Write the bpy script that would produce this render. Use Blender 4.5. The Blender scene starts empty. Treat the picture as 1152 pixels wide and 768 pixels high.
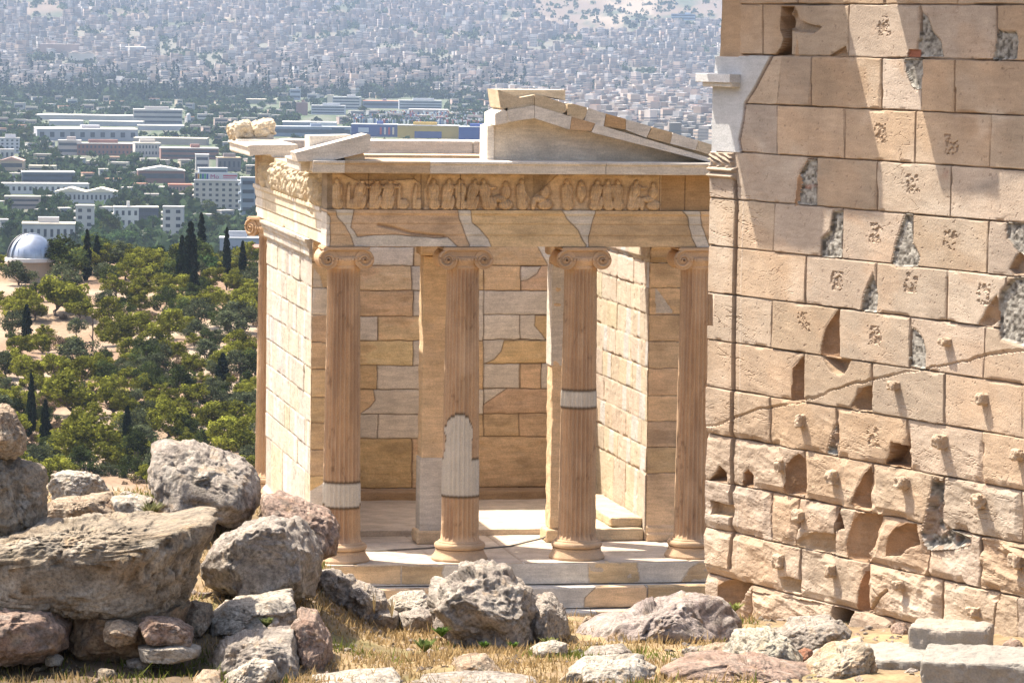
import bpy, math, random
import numpy as np
from mathutils import Matrix, Vector

# ------------------------------------------------------------------ camera, world, sun, exposure
scn = bpy.context.scene
COL = scn.collection
CAMP = np.array([-9.23, -48.816, 6.846])
YAW, PIT, ROL, FPX = math.radians(10.573), math.radians(4.626), math.radians(.747), 4330.5
_f = np.array([math.sin(YAW)*math.cos(PIT), math.cos(YAW)*math.cos(PIT), -math.sin(PIT)])
_r0 = np.array([math.cos(YAW), -math.sin(YAW), 0.0])
_u0 = np.cross(_r0, _f)
_r = math.cos(ROL)*_r0 + math.sin(ROL)*_u0
_u = -math.sin(ROL)*_r0 + math.cos(ROL)*_u0
cd = bpy.data.cameras.new('camera')
cam = bpy.data.objects.new('camera', cd)
COL.objects.link(cam)
cd.sensor_width = 36.0
cd.lens = FPX/1152*36
cd.clip_start = 0.5
cd.clip_end = 60000
M = Matrix.Identity(4)
for i in range(3):
    M[i][0], M[i][1], M[i][2], M[i][3] = _r[i], _u[i], -_f[i], CAMP[i]
cam.matrix_world = M
scn.camera = cam

SUN = np.array([-.44, .335, 1.0]); SUN /= np.linalg.norm(SUN)
SUN_EL = math.asin(SUN[2])
w = bpy.data.worlds.new('World'); scn.world = w; w.use_nodes = True
nt = w.node_tree; nt.nodes.clear()
sky = nt.nodes.new('ShaderNodeTexSky'); sky.sky_type = 'NISHITA'; sky.sun_disc = False
sky.sun_elevation = SUN_EL
sky.sun_rotation = math.atan2(SUN[0], SUN[1])
sky.altitude = 150; sky.dust_density = 5.0; sky.ozone_density = 1.0
bg = nt.nodes.new('ShaderNodeBackground'); bg.inputs[1].default_value = 0.122
wo = nt.nodes.new('ShaderNodeOutputWorld')
nt.links.new(sky.outputs[0], bg.inputs[0]); nt.links.new(bg.outputs[0], wo.inputs[0])
sl = bpy.data.lights.new('sun', 'SUN'); sl.energy = 4.8; sl.angle = math.radians(.53); sl.color = (1, .91, .78)
so = bpy.data.objects.new('sun', sl); COL.objects.link(so)
so.rotation_euler = Vector(SUN).to_track_quat('Z', 'Y').to_euler()
scn.view_settings.view_transform = 'Standard'; scn.view_settings.look = 'None'
scn.view_settings.exposure = 1.27; scn.view_settings.gamma = 1
scn.render.engine = 'CYCLES'
scn.cycles.use_denoising = True
scn.cycles.max_bounces = 8; scn.cycles.diffuse_bounces = 5; scn.cycles.volume_bounces = 1
scn.cycles.sample_clamp_indirect = 6

# ------------------------------------------------------------------ picture <-> place
def ray(x, y):
    return _f + (x-576)/FPX*_r - (y-384)/FPX*_u
def depth_pt(x, y, D):
    return CAMP + D*ray(x, y)
def on_plane(x, y, P0, n):
    v = ray(x, y)
    return CAMP + v*(np.dot(np.asarray(P0)-CAMP, n)/np.dot(v, n))
def XZ(x, y, Y):                       # point of the plane Y = const
    P = on_plane(x, y, (0, Y, 0), np.array([0, 1., 0]))
    return P[0], P[2]
def proj(P):
    d = np.asarray(P)-CAMP
    z = d@_f
    return 576+FPX*(d@_r)/z, 384-FPX*(d@_u)/z, z

# ------------------------------------------------------------------ noise
def _hash(a, b, c, seed):
    n = (a*374761393 + b*668265263 + c*1274126177 + seed*97531) & 0xffffffff
    n = ((n ^ (n >> 13))*1274126177) & 0xffffffff
    n = ((n ^ (n >> 16))*2246822519) & 0xffffffff
    return ((n ^ (n >> 15)) & 0xffffff)/float(0x7fffff) - 1.0
def vn(P, seed=0):
    P = np.asarray(P, float)
    i = np.floor(P).astype(np.int64); t = P-i; t = t*t*t*(t*(t*6-15)+10)
    x, y, z = i[..., 0], i[..., 1], i[..., 2]
    tx, ty, tz = t[..., 0], t[..., 1], t[..., 2]
    def L(a, b, k): return a+(b-a)*k
    c = [_hash(x+dx, y+dy, z+dz, seed) for dz in (0, 1) for dy in (0, 1) for dx in (0, 1)]
    return L(L(L(c[0], c[1], tx), L(c[2], c[3], tx), ty), L(L(c[4], c[5], tx), L(c[6], c[7], tx), ty), tz)
def fbm(P, oc=4, seed=0, gain=.5):
    P = np.asarray(P, float); s = 0; a = 1; n = 0
    for k in range(oc):
        s = s+a*vn(P*(2.03**k)+k*7.3, seed+k*13); n += a; a *= gain
    return s/n
def ridge(P, oc=4, seed=0, gain=.5):
    P = np.asarray(P, float); s = 0; a = 1; n = 0
    for k in range(oc):
        s = s+a*(1-np.abs(vn(P*(2.07**k)+k*5.1, seed+k*17))*1.6); n += a; a *= gain
    return s/n
def P2(a, b, c=0.0):
    return np.stack([a, b, np.zeros_like(a)+c], -1)
def sstep(a, b, x):
    t = np.clip((x-a)/(b-a), 0, 1); return t*t*(3-2*t)

# ------------------------------------------------------------------ objects
WLOC = {}
def props(o, label=None, cat=None, group=None, kind=None):
    if label: o['label'] = label
    if cat: o['category'] = cat
    if group: o['group'] = group
    if kind: o['kind'] = kind
    return o
def thing(name, loc, label, cat, group=None):
    o = bpy.data.objects.new(name, None); COL.objects.link(o)
    o.location = loc; o.empty_display_size = .2
    WLOC[o.name] = np.array(loc, float)
    return props(o, label, cat, group)
def mesh(name, V, F, smooth=False, col=None, mats=None, fmat=None):
    V = np.asarray(V, np.float32)
    me = bpy.data.meshes.new(name)
    me.vertices.add(len(V)); me.vertices.foreach_set('co', V.ravel())
    if isinstance(F, np.ndarray):
        n, k = F.shape
        me.loops.add(n*k); me.loops.foreach_set('vertex_index', F.astype(np.int32).ravel())
        me.polygons.add(n)
        me.polygons.foreach_set('loop_start', np.arange(0, n*k, k, dtype=np.int32))
        me.polygons.foreach_set('loop_total', np.full(n, k, np.int32))
        nf = n
    else:
        tot = np.array([len(f) for f in F], np.int32); nf = len(F)
        me.loops.add(int(tot.sum())); me.loops.foreach_set('vertex_index', np.array([i for f in F for i in f], np.int32))
        me.polygons.add(nf)
        me.polygons.foreach_set('loop_start', np.concatenate([[0], np.cumsum(tot)[:-1]]).astype(np.int32))
        me.polygons.foreach_set('loop_total', tot)
    me.polygons.foreach_set('use_smooth', np.full(nf, smooth))
    if fmat is not None: me.polygons.foreach_set('material_index', np.asarray(fmat, np.int32))
    me.update(calc_edges=True)
    if col is not None:
        col = np.asarray(col, np.float32)
        if col.ndim == 1: col = np.tile(col, (len(V), 1))
        c4 = np.ones((len(V), 4), np.float32); c4[:, :3] = np.clip(col, 0.002, .95)
        a = me.attributes.new('Col', 'FLOAT_COLOR', 'POINT'); a.data.foreach_set('color', c4.ravel())
    for m in (mats or []): me.materials.append(m)
    return me
def obj(name, V, F, mat, parent=None, col=None, smooth=False, loc=None, fmat=None):
    """one mesh object; V in world coordinates unless loc is given"""
    V = np.asarray(V, float)
    mats = mat if isinstance(mat, list) else [mat]
    base = np.zeros(3)
    if parent is not None: base = WLOC[parent.name]
    if loc is None:
        org = base if parent is not None else V.mean(0)*np.array([1, 1, 0])+np.array([0, 0, V[:, 2].min()])
        V = V-org
    else:
        org = np.array(loc, float)
    o = bpy.data.objects.new(name, mesh(name, V, F, smooth, col, mats, fmat)); COL.objects.link(o)
    if parent is not None: o.parent = parent
    o.location = org-base
    WLOC[o.name] = org
    return o
def copy_tree(o, parent=None):
    c = o.copy(); COL.objects.link(c)
    if parent is not None: c.parent = parent
    WLOC[c.name] = WLOC[o.name]
    for ch in o.children: copy_tree(ch, c)
    return c
def grid_faces(nu, nv, off=0):
    i = np.arange(nu-1); j = np.arange(nv-1)
    a = (j[:, None]*nu+i[None, :]).ravel()+off
    return np.stack([a, a+1, a+1+nu, a+nu], 1)
def relief(name, O, U, V, N, us, vs, h, col, mat, parent, thick, smooth=True, du=None):
    """carved slab: front is a height field over (us, vs), with sides and a flat back"""
    O, U, V, N = [np.asarray(x, float) for x in (O, U, V, N)]
    nu, nv = len(us), len(vs)
    G = O+us[None, :, None]*U+vs[:, None, None]*V+h[..., None]*N
    if du is not None: G = G+du[..., None]*U
    front = G.reshape(-1, 3)
    ring = np.concatenate([np.arange(nu), np.arange(1, nv)*nu+nu-1, (nv-1)*nu+np.arange(nu-2, -1, -1), np.arange(nv-2, 0, -1)*nu])
    d = (front[ring]-O)@N
    back = front[ring]-(d+thick)[:, None]*N
    nb = len(ring); off = len(front)
    side_front = front[ring]
    Vt = np.concatenate([front, side_front, back, back])
    F = grid_faces(nu, nv)
    k = np.arange(nb); k2 = (k+1) % nb
    S = np.stack([off+k2, off+k, off+nb+k, off+nb+k2], 1)
    flip = np.dot(np.cross(U, V), N) < 0
    if flip: F = F[:, ::-1]; S = S[:, ::-1]
    faces = [tuple(x) for x in np.concatenate([F, S])]
    bk = list(off+2*nb+k)
    faces.append(tuple(bk[::-1]) if not flip else tuple(bk))
    c = np.asarray(col, float)
    if c.ndim == 3:
        c = c.reshape(-1, 3); c = np.concatenate([c, c[ring], c[ring], c[ring]])
    o = obj(name, Vt, faces, mat, parent, c, smooth=False)
    sm = np.zeros(len(faces), bool); sm[:len(F)] = smooth
    o.data.polygons.foreach_set('use_smooth', sm)
    return o
def rbox(name, c, size, mat, parent=None, col=(.5, .45, .4), r=.012, amp=.004, res=.06, ax=None, seed=0, freq=4., chip=.0):
    """a squared stone: box with worn, rounded, slightly uneven edges"""
    c = np.array(c, float); s = np.array(size, float)/2
    ax = np.eye(3) if ax is None else np.array(ax, float)
    Vs, Fs, off = [], [], 0
    for a in range(3):
        b, d = (a+1) % 3, (a+2) % 3
        nb = int(np.clip(math.ceil(2*s[b]/res), 4, 90))+1; nd = int(np.clip(math.ceil(2*s[d]/res), 4, 90))+1
        def ticks(h, n):
            t = np.linspace(-h, h, n); e = min(r*1.2, h*.4)
            return np.unique(np.concatenate([[-h, -h+e*.5, -h+e], t[(t > -h+e*1.1) & (t < h-e*1.1)], [h-e, h-e*.5, h]]))
        tb, td = ticks(s[b], nb), ticks(s[d], nd)
        for sg in (-1, 1):
            G = np.zeros((len(td), len(tb), 3)); G[..., a] = sg*s[a]; G[..., b] = tb[None, :]; G[..., d] = td[:, None]
            Vs.append(G.reshape(-1, 3)); f = grid_faces(len(tb), len(td), off)
            Fs.append(f if sg > 0 else f[:, ::-1]); off += G.shape[0]*G.shape[1]
    P = np.concatenate(Vs); F = np.concatenate(Fs)
    q = P*freq+seed*3.7
    if chip > 0:
        rr = r+chip*np.clip(fbm(q*1.3, 3, seed+5), 0, 1)[:, None]*2
    else: rr = np.full((len(P), 1), r)
    rr = np.minimum(rr, s.min()*.8)
    inner = np.clip(P, -(s-rr), s-rr)
    d = P-inner; L = np.linalg.norm(d, axis=1, keepdims=True); L[L == 0] = 1
    n = d/L
    P = inner+n*rr
    P = P+n*(amp*fbm(q*2, 4, seed))[:, None]*2
    W = c+P@ax
    return obj(name, W, F, mat, parent, np.array(col), smooth=False)
def prism(name, poly, Y0, Y1, mat, parent, col):
    """polygon of (X, z) points extruded from Y0 (front) to Y1"""
    n = len(poly)
    V = [(x, Y0, z) for x, z in poly]+[(x, Y1, z) for x, z in poly]
    A = sum(poly[i][0]*poly[(i+1) % n][1]-poly[(i+1) % n][0]*poly[i][1] for i in range(n))
    F = [tuple(range(n)), tuple(range(2*n-1, n-1, -1))]+[(i, n+i, n+(i+1) % n, (i+1) % n) for i in range(n)]
    if A < 0: F = [f[::-1] for f in F]
    # split vertices per face for crisp shading is not needed (flat)
    return obj(name, V, F, mat, parent, np.array(col))
def lathe(prof, n=48, c=(0, 0, 0)):
    a = np.linspace(0, 2*np.pi, n, endpoint=False)
    pr = np.array(prof, float)
    V = np.stack([pr[:, None, 0]*np.cos(a), pr[:, None, 0]*np.sin(a), np.tile(pr[:, None, 1], (1, n))], -1).reshape(-1, 3)+np.array(c)
    m = len(pr); i = np.arange(n); j = (i+1) % n
    F = np.concatenate([np.stack([k*n+i, k*n+j, (k+1)*n+j, (k+1)*n+i], 1) for k in range(m-1)])
    return V, F
def tube(pts, rad, k=6):
    pts = np.asarray(pts, float); n = len(pts)
    rad = np.zeros(n)+rad
    T = np.gradient(pts, axis=0); T /= np.linalg.norm(T, axis=1, keepdims=True)+1e-9
    ref = np.array([0, 0, 1.]) if abs(T[0][2]) < .9 else np.array([0, 1., 0])
    A = np.cross(T, ref); A /= np.linalg.norm(A, axis=1, keepdims=True)+1e-9
    B = np.cross(T, A)
    a = np.linspace(0, 2*np.pi, k, endpoint=False)
    V = (pts[:, None]+rad[:, None, None]*(np.cos(a)[None, :, None]*A[:, None]+np.sin(a)[None, :, None]*B[:, None])).reshape(-1, 3)
    i = np.arange(k); j = (i+1) % k
    F = np.concatenate([np.stack([m*k+i, m*k+j, (m+1)*k+j, (m+1)*k+i], 1) for m in range(n-1)])
    return V, F
def join(parts):
    Vs, Fs, off = [], [], 0
    for V, F in parts:
        Vs.append(np.asarray(V, float)); Fs += [tuple(int(i)+off for i in f) for f in F]; off += len(V)
    return np.concatenate(Vs), Fs
def boxVF(x0, x1, y0, y1, z0, z1):
    V = [(x0, y0, z0), (x1, y0, z0), (x1, y1, z0), (x0, y1, z0), (x0, y0, z1), (x1, y0, z1), (x1, y1, z1), (x0, y1, z1)]
    F = [(0, 3, 2, 1), (4, 5, 6, 7), (0, 1, 5, 4), (1, 2, 6, 5), (2, 3, 7, 6), (3, 0, 4, 7)]
    return V, F

# ------------------------------------------------------------------ 2-D drawing on height fields
def inpoly(A, B, poly):
    poly = np.asarray(poly, float); r = np.zeros(A.shape, bool)
    x, y = poly[:, 0], poly[:, 1]; n = len(poly)
    for i in range(n):
        x1, y1, x2, y2 = x[i], y[i], x[i-1], y[i-1]
        if y1 == y2: continue
        c = ((y1 > B) != (y2 > B)) & (A < (x2-x1)*(B-y1)/(y2-y1)+x1)
        r ^= c
    return r
def dseg(A, B, pts, closed=False, reach=.3):
    """distance to a polyline, computed near it only"""
    D = np.full(A.shape, 9.0)
    pts = [tuple(p) for p in pts]
    if closed: pts = pts+[pts[0]]
    us, vs = A[0], B[:, 0]
    for (x1, y1), (x2, y2) in zip(pts[:-1], pts[1:]):
        i0 = np.searchsorted(us, min(x1, x2)-reach); i1 = np.searchsorted(us, max(x1, x2)+reach)
        j0 = np.searchsorted(vs, min(y1, y2)-reach); j1 = np.searchsorted(vs, max(y1, y2)+reach)
        if i1 <= i0 or j1 <= j0: continue
        a, b = A[j0:j1, i0:i1], B[j0:j1, i0:i1]
        dx, dy = x2-x1, y2-y1; L = dx*dx+dy*dy+1e-12
        t = np.clip(((a-x1)*dx+(b-y1)*dy)/L, 0, 1)
        d = np.hypot(a-x1-t*dx, b-y1-t*dy)
        D[j0:j1, i0:i1] = np.minimum(D[j0:j1, i0:i1], d)
    return D
def mixc(c, k, new):
    k = np.clip(k, 0, 1)[..., None]
    return c*(1-k)+np.asarray(new)*k

# ------------------------------------------------------------------ materials
def _n(nt, t, **kw):
    n = nt.nodes.new(t)
    for k, v in kw.items(): setattr(n, k, v)
    return n
def stone_mat(name, var=.35, scale=2.2, streak=0.0, bump=.25, bscale=30., rough=.88, speck=.25, stretch=(1, 1, 6), bdist=.012):
    m = bpy.data.materials.new(name); m.use_nodes = True; nt = m.node_tree; nt.nodes.clear()
    out = _n(nt, 'ShaderNodeOutputMaterial'); b = _n(nt, 'ShaderNodeBsdfPrincipled')
    b.inputs['Roughness'].default_value = rough; b.inputs['Specular IOR Level'].default_value = .25
    at = _n(nt, 'ShaderNodeAttribute', attribute_name='Col')
    tc = _n(nt, 'ShaderNodeTexCoord')
    oi = _n(nt, 'ShaderNodeObjectInfo')
    ad = _n(nt, 'ShaderNodeVectorMath', operation='MULTIPLY_ADD'); ad.inputs[1].default_value = (1, 1, 1)
    sh = _n(nt, 'ShaderNodeVectorMath', operation='SCALE'); sh.inputs[0].default_value = (13, 7, 11)
    nt.links.new(oi.outputs['Random'], sh.inputs['Scale'])
    nt.links.new(tc.outputs['Object'], ad.inputs[0]); nt.links.new(sh.outputs[0], ad.inputs[2])
    co = ad.outputs[0]
    n1 = _n(nt, 'ShaderNodeTexNoise'); n1.inputs['Scale'].default_value = scale; n1.inputs['Detail'].default_value = 7; n1.inputs['Roughness'].default_value = .62
    nt.links.new(co, n1.inputs['Vector'])
    mr = _n(nt, 'ShaderNodeMapRange'); mr.inputs[1].default_value = .28; mr.inputs[2].default_value = .72
    mr.inputs[3].default_value = 1-var; mr.inputs[4].default_value = 1+var*.8
    nt.links.new(n1.outputs[0], mr.inputs[0])
    last = mr.outputs[0]
    if streak > 0:
        mp = _n(nt, 'ShaderNodeVectorMath', operation='MULTIPLY'); mp.inputs[1].default_value = stretch
        nt.links.new(co, mp.inputs[0])
        n2 = _n(nt, 'ShaderNodeTexNoise'); n2.inputs['Scale'].default_value = 2.6; n2.inputs['Detail'].default_value = 6; n2.inputs['Roughness'].default_value = .6; n2.inputs['Distortion'].default_value = .8
        nt.links.new(mp.outputs[0], n2.inputs['Vector'])
        m2 = _n(nt, 'ShaderNodeMapRange'); m2.inputs[1].default_value = .3; m2.inputs[2].default_value = .7; m2.inputs[3].default_value = 1-streak; m2.inputs[4].default_value = 1+streak*.6
        nt.links.new(n2.outputs[0], m2.inputs[0])
        mm = _n(nt, 'ShaderNodeMath', operation='MULTIPLY'); nt.links.new(last, mm.inputs[0]); nt.links.new(m2.outputs[0], mm.inputs[1]); last = mm.outputs[0]
    n3 = _n(nt, 'ShaderNodeTexNoise'); n3.inputs['Scale'].default_value = bscale*1.6; n3.inputs['Detail'].default_value = 4; n3.inputs['Roughness'].default_value = .7
    nt.links.new(co, n3.inputs['Vector'])
    m3 = _n(nt, 'ShaderNodeMapRange'); m3.inputs[1].default_value = .3; m3.inputs[2].default_value = .6; m3.inputs[3].default_value = 1-speck; m3.inputs[4].default_value = 1.05
    nt.links.new(n3.outputs[0], m3.inputs[0])
    mm = _n(nt, 'ShaderNodeMath', operation='MULTIPLY'); nt.links.new(last, mm.inputs[0]); nt.links.new(m3.outputs[0], mm.inputs[1]); last = mm.outputs[0]
    # hue drift: warmer where the large noise is dark
    sc = _n(nt, 'ShaderNodeVectorMath', operation='SCALE')
    nt.links.new(at.outputs['Color'], sc.inputs[0]); nt.links.new(last, sc.inputs['Scale'])
    nt.links.new(sc.outputs[0], b.inputs['Base Color'])
    if bump > 0:
        n4 = _n(nt, 'ShaderNodeTexNoise'); n4.inputs['Scale'].default_value = bscale; n4.inputs['Detail'].default_value = 8; n4.inputs['Roughness'].default_value = .68
        nt.links.new(co, n4.inputs['Vector'])
        bp = _n(nt, 'ShaderNodeBump'); bp.inputs['Strength'].default_value = bump; bp.inputs['Distance'].default_value = bdist
        nt.links.new(n4.outputs[0], bp.inputs['Height']); nt.links.new(bp.outputs[0], b.inputs['Normal'])
    nt.links.new(b.outputs[0], out.inputs[0])
    return m
def leaf_mat(name, var=.3):
    m = bpy.data.materials.new(name); m.use_nodes = True; nt = m.node_tree; nt.nodes.clear()
    out = _n(nt, 'ShaderNodeOutputMaterial')
    at = _n(nt, 'ShaderNodeAttribute', attribute_name='Col'); oi = _n(nt, 'ShaderNodeObjectInfo')
    mr = _n(nt, 'ShaderNodeMapRange'); mr.inputs[3].default_value = 1-var; mr.inputs[4].default_value = 1+var
    nt.links.new(oi.outputs['Random'], mr.inputs[0])
    sc = _n(nt, 'ShaderNodeVectorMath', operation='SCALE')
    nt.links.new(at.outputs['Color'], sc.inputs[0]); nt.links.new(mr.outputs[0], sc.inputs['Scale'])
    d = _n(nt, 'ShaderNodeBsdfDiffuse'); t = _n(nt, 'ShaderNodeBsdfTranslucent'); mx = _n(nt, 'ShaderNodeMixShader'); mx.inputs[0].default_value = .28
    nt.links.new(sc.outputs[0], d.inputs[0]); nt.links.new(sc.outputs[0], t.inputs[0])
    nt.links.new(d.outputs[0], mx.inputs[1]); nt.links.new(t.outputs[0], mx.inputs[2]); nt.links.new(mx.outputs[0], out.inputs[0])
    return m
def plain_mat(name, rgb=None, rough=.6, metal=0., var=.15, scale=8.):
    m = bpy.data.materials.new(name); m.use_nodes = True; nt = m.node_tree
    b = nt.nodes['Principled BSDF']; b.inputs['Roughness'].default_value = rough; b.inputs['Metallic'].default_value = metal
    n1 = _n(nt, 'ShaderNodeTexNoise'); n1.inputs['Scale'].default_value = scale; n1.inputs['Detail'].default_value = 5
    tc = _n(nt, 'ShaderNodeTexCoord'); nt.links.new(tc.outputs['Object'], n1.inputs['Vector'])
    mr = _n(nt, 'ShaderNodeMapRange'); mr.inputs[1].default_value = .3; mr.inputs[2].default_value = .7; mr.inputs[3].default_value = 1-var; mr.inputs[4].default_value = 1+var
    nt.links.new(n1.outputs[0], mr.inputs[0])
    sc = _n(nt, 'ShaderNodeVectorMath', operation='SCALE'); nt.links.new(mr.outputs[0], sc.inputs['Scale'])
    if rgb is None:
        at = _n(nt, 'ShaderNodeAttribute', attribute_name='Col'); nt.links.new(at.outputs['Color'], sc.inputs[0])
    else: sc.inputs[0].default_value = rgb
    nt.links.new(sc.outputs[0], b.inputs['Base Color'])
    return m
M_MARB = stone_mat('temple_marble', .17, 4.0, .20, .45, 34, speck=.24, stretch=(1.2, 1.2, 8))
M_SHAFT = stone_mat('shaft_marble', .10, 6.0, .0, .35, 40, speck=.18)
M_WALL = stone_mat('wall_marble', .15, 2.4, .14, .5, 46, speck=.20, stretch=(1.2, 1.2, 7))
M_ROCK = stone_mat('limestone', .26, 6.0, .0, 1.0, 22, rough=.95, speck=.55, bdist=.05)
M_BLOCK = stone_mat('cut_marble', .14, 3.0, .12, .4, 40, speck=.22)
M_GROUND = stone_mat('dry_ground', .30, 1.3, .0, .6, 7, rough=.97, speck=.35, bdist=.03)
M_LEAF = leaf_mat('foliage'); M_BARK = plain_mat('bark', (.10, .075, .055), .95)
M_GRASS = leaf_mat('dry_grass', .1)
M_CITY = plain_mat('plaster', None, .9, 0, .10, .08)
OLD = np.array([.65, .475, .295]); NEW = np.array([.625, .565, .485]); PALE = np.array([.56, .47, .345])

# ================================================================== TEMPLE
rng = np.random.default_rng(7)
T = thing('marble_temple', (0, 0, -.84), 'small four-columned Ionic marble temple with carved frieze, half-rebuilt pediment and pale repair patches', 'temple')
A_ = 1.549
def wear(us, vs, seed, amp=.004, f=2.5):
    a, b = np.meshgrid(us, vs); return a, b, amp*fbm(P2(a*f, b*f, seed), 4, seed)
def paint(a, b, base, patches, h, pxf, groove=.008, gd=.02, seed=0, nb=.006):
    """patches: (kind, photo polygon); pxf turns photo pixels to slab coordinates"""
    c = np.tile(np.asarray(base, float), a.shape+(1,))
    wob = .012*fbm(P2(a*6, b*6, 3+seed), 3, seed)
    for kind, poly in patches:
        pl = [pxf(x, y) for x, y in poly]
        tone = 1+.16*rng.standard_normal()
        m = inpoly(a+wob, b+wob, pl)
        if kind == 'w': c[m] = NEW*(1+.05*rng.standard_normal())
        else: c[m] = OLD*np.clip(tone, .88, 1.14)*np.array([1, 1+.015*rng.standard_normal(), 1+.06*rng.standard_normal()])
        d = dseg(a+wob, b+wob, pl, True, .05)
        g = np.clip(1-d/groove, 0, 1)
        h -= gd*g*(.6+.4*fbm(P2(a*9, b*9, 1), 2, 5))
        c = mixc(c, g*.9, (.10, .065, .04))
        if kind == 'o':
            st = sstep(.1, .5, fbm(P2(a*1.5, b*5, 9+len(pl)), 4, 11+seed))
            c = np.where(m[..., None], c*(1-.22*st[..., None]), c)
            h += m*(nb*fbm(P2(a*7, b*11, 2), 4, 21+seed)-.003)
    return c, h

# --- stepped platform
fx, fy = np.arange(-2.76, 2.78, .03), np.arange(-.44, 8.2, .03)
a, b, h = wear(fx, fy, 31, .004)
c = np.tile(np.array([.52, .43, .335]), a.shape+(1,))
for x in np.arange(-2.2, 2.8, 1.1):
    d = np.abs(a-x+.01*fbm(P2(a*3, b*3), 2, 3)); g = np.clip(1-d/.025, 0, 1); h -= .015*g; c = mixc(c, g*.5, (.2, .14, .09))
for y in (.62, 1.7, 3.1, 4.6, 6.2):
    d = np.abs(b-y); g = np.clip(1-d/.025, 0, 1); h -= .015*g; c = mixc(c, g*.5, (.2, .14, .09))
c *= (1+.18*fbm(P2(a*1.2, b*1.2), 4, 8))[..., None]
relief('stylobate', (0, 0, 0), (1, 0, 0), (0, 1, 0), (0, 0, 1), fx, fy, h, c, M_MARB, T, .275)
Yst = [-.445, -.715, -.985]
stp = [(-2.77, 2.79, -.272, -.006), (-3.02, 3.05, -.55, -.284), (-3.29, 3.32, -.84, -.562)]
pat = [[('o', [(330, 636), (451, 636), (451, 657), (330, 657)]), ('o', [(451, 636), (500, 636), (497, 645), (503, 657), (451, 657)]),
        ('o', [(661.7, 630), (700, 629), (716, 632), (718, 645), (720, 656), (661.7, 656)]), ('o', [(766, 655), (775, 640), (787, 632), (830, 630), (830, 655)])],
       [('o', [(340, 662), (490, 662), (500, 690), (340, 690)]), ('o', [(671, 660), (727, 658), (729, 683), (657, 683), (658, 672)]), ('o', [(729, 658), (830, 658), (830, 683), (729, 683)])],
       [('o', [(672, 685), (840, 685), (840, 720), (672, 720)])]]
for k in range(3):
    x0, x1, z0, z1 = stp[k]
    us, vs = np.arange(x0, x1+.01, .012), np.linspace(z0, z1, 24)
    a, b, h = wear(us, vs, 40+k, .004)
    c, h = paint(a, b, NEW*1.0, pat[k], h, lambda x, y: XZ(x, y, Yst[k]), seed=k)
    h -= .012*np.clip(1-(z1-b)/.012, 0, 1)
    relief('riser', (0, Yst[k], 0), (1, 0, 0), (0, 0, 1), (0, -1, 0), us, vs, h, c, M_MARB, T, .14)
    if k: rbox('step', (0, Yst[k]+.14+4.4, (z0+z1)/2-.004), (x1-x0, 8.8, z1-z0), M_MARB, T, col=(.55, .5, .43), seed=k, res=.3)
    else: rbox('step', (0, 3.9, (z0+z1)/2-.02), (x1-x0-.02, 8.3, z1-z0-.02), M_MARB, T, col=(.5, .45, .38), seed=k, res=.3)

# --- columns
def capital_mesh():
    parts = []
    for s in (-1, 1):
        cx, cz = s*.235, -.165
        prof = [(.001, -.235), (.125, -.235), (.128, -.2), (.105, -.12), (.088, 0), (.105, .12), (.128, .2), (.125, .235), (.001, .235)]
        V, F = lathe(prof, 28)
        parts.append((np.stack([V[:, 0]+cx, V[:, 2], V[:, 1]+cz], 1), F))
        for fy_ in (-1, 1):
            th = np.linspace(0, 2.6*2*np.pi, 90)
            R = .123*np.exp(-th/7.2)
            ang = math.pi/2-s*th
            pts = np.stack([cx+R*np.cos(ang), np.full_like(th, fy_*.237), cz+R*np.sin(ang)], 1)
            pts[:, 1] = fy_*.247; parts.append(tube(pts, .0185*np.exp(-th/16), 6))
            parts.append(tube([(cx, fy_*.22, cz), (cx, fy_*.25, cz), (cx, fy_*.275, cz)], [.028, .028, .016], 10))
    # channel between the volutes
    parts.append(boxVF(-.24, .24, -.222, .222, -.135, -.046))
    for fy_ in (-1, 1):
        xs = np.linspace(-.235, .235, 15)
        parts.append(tube(np.stack([xs, np.full(15, fy_*.232), -.040-.004*np.cos(xs*7)], 1), .013, 6))
        parts.append(tube(np.stack([xs*.75, np.full(15, fy_*.232), -.128-.016*np.cos(xs*6)], 1), .011, 6))
        for k in range(-3, 4):
            V, F = lathe([(.001, -.03), (.016, -.015), (.019, 0), (.013, .02), (.001, .028)], 8, (k*.042, fy_*.238, -.165))
            parts.append((V, F))
    V, F = lathe([(.22, -.285), (.226, -.26), (.222, -.245), (.235, -.22), (.252, -.18), (.25, -.14), (.2, -.12)], 40)
    parts.append((V, F))
    parts.append(boxVF(-.30, .30, -.262, .262, -.040, -.012))
    parts.append(boxVF(-.285, .285, -.25, .25, -.0118, 0))
    V, F = join(parts)
    V += .0045*np.stack([fbm(V*9+k*20, 3, 50+k) for k in range(3)], 1)
    return V, F
capV, capF = capital_mesh()
baseprof = [(.02, 0), (.36, 0), (.366, .012), (.366, .028), (.352, .05), (.334, .075), (.320, .10), (.314, .125), (.316, .138), (.296, .142), (.296, .152), (.322, .156), (.330, .172), (.332, .188), (.328, .206), (.316, .222), (.286, .226), (.286, .236), (.276, .250), (.02, .258)]
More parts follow.
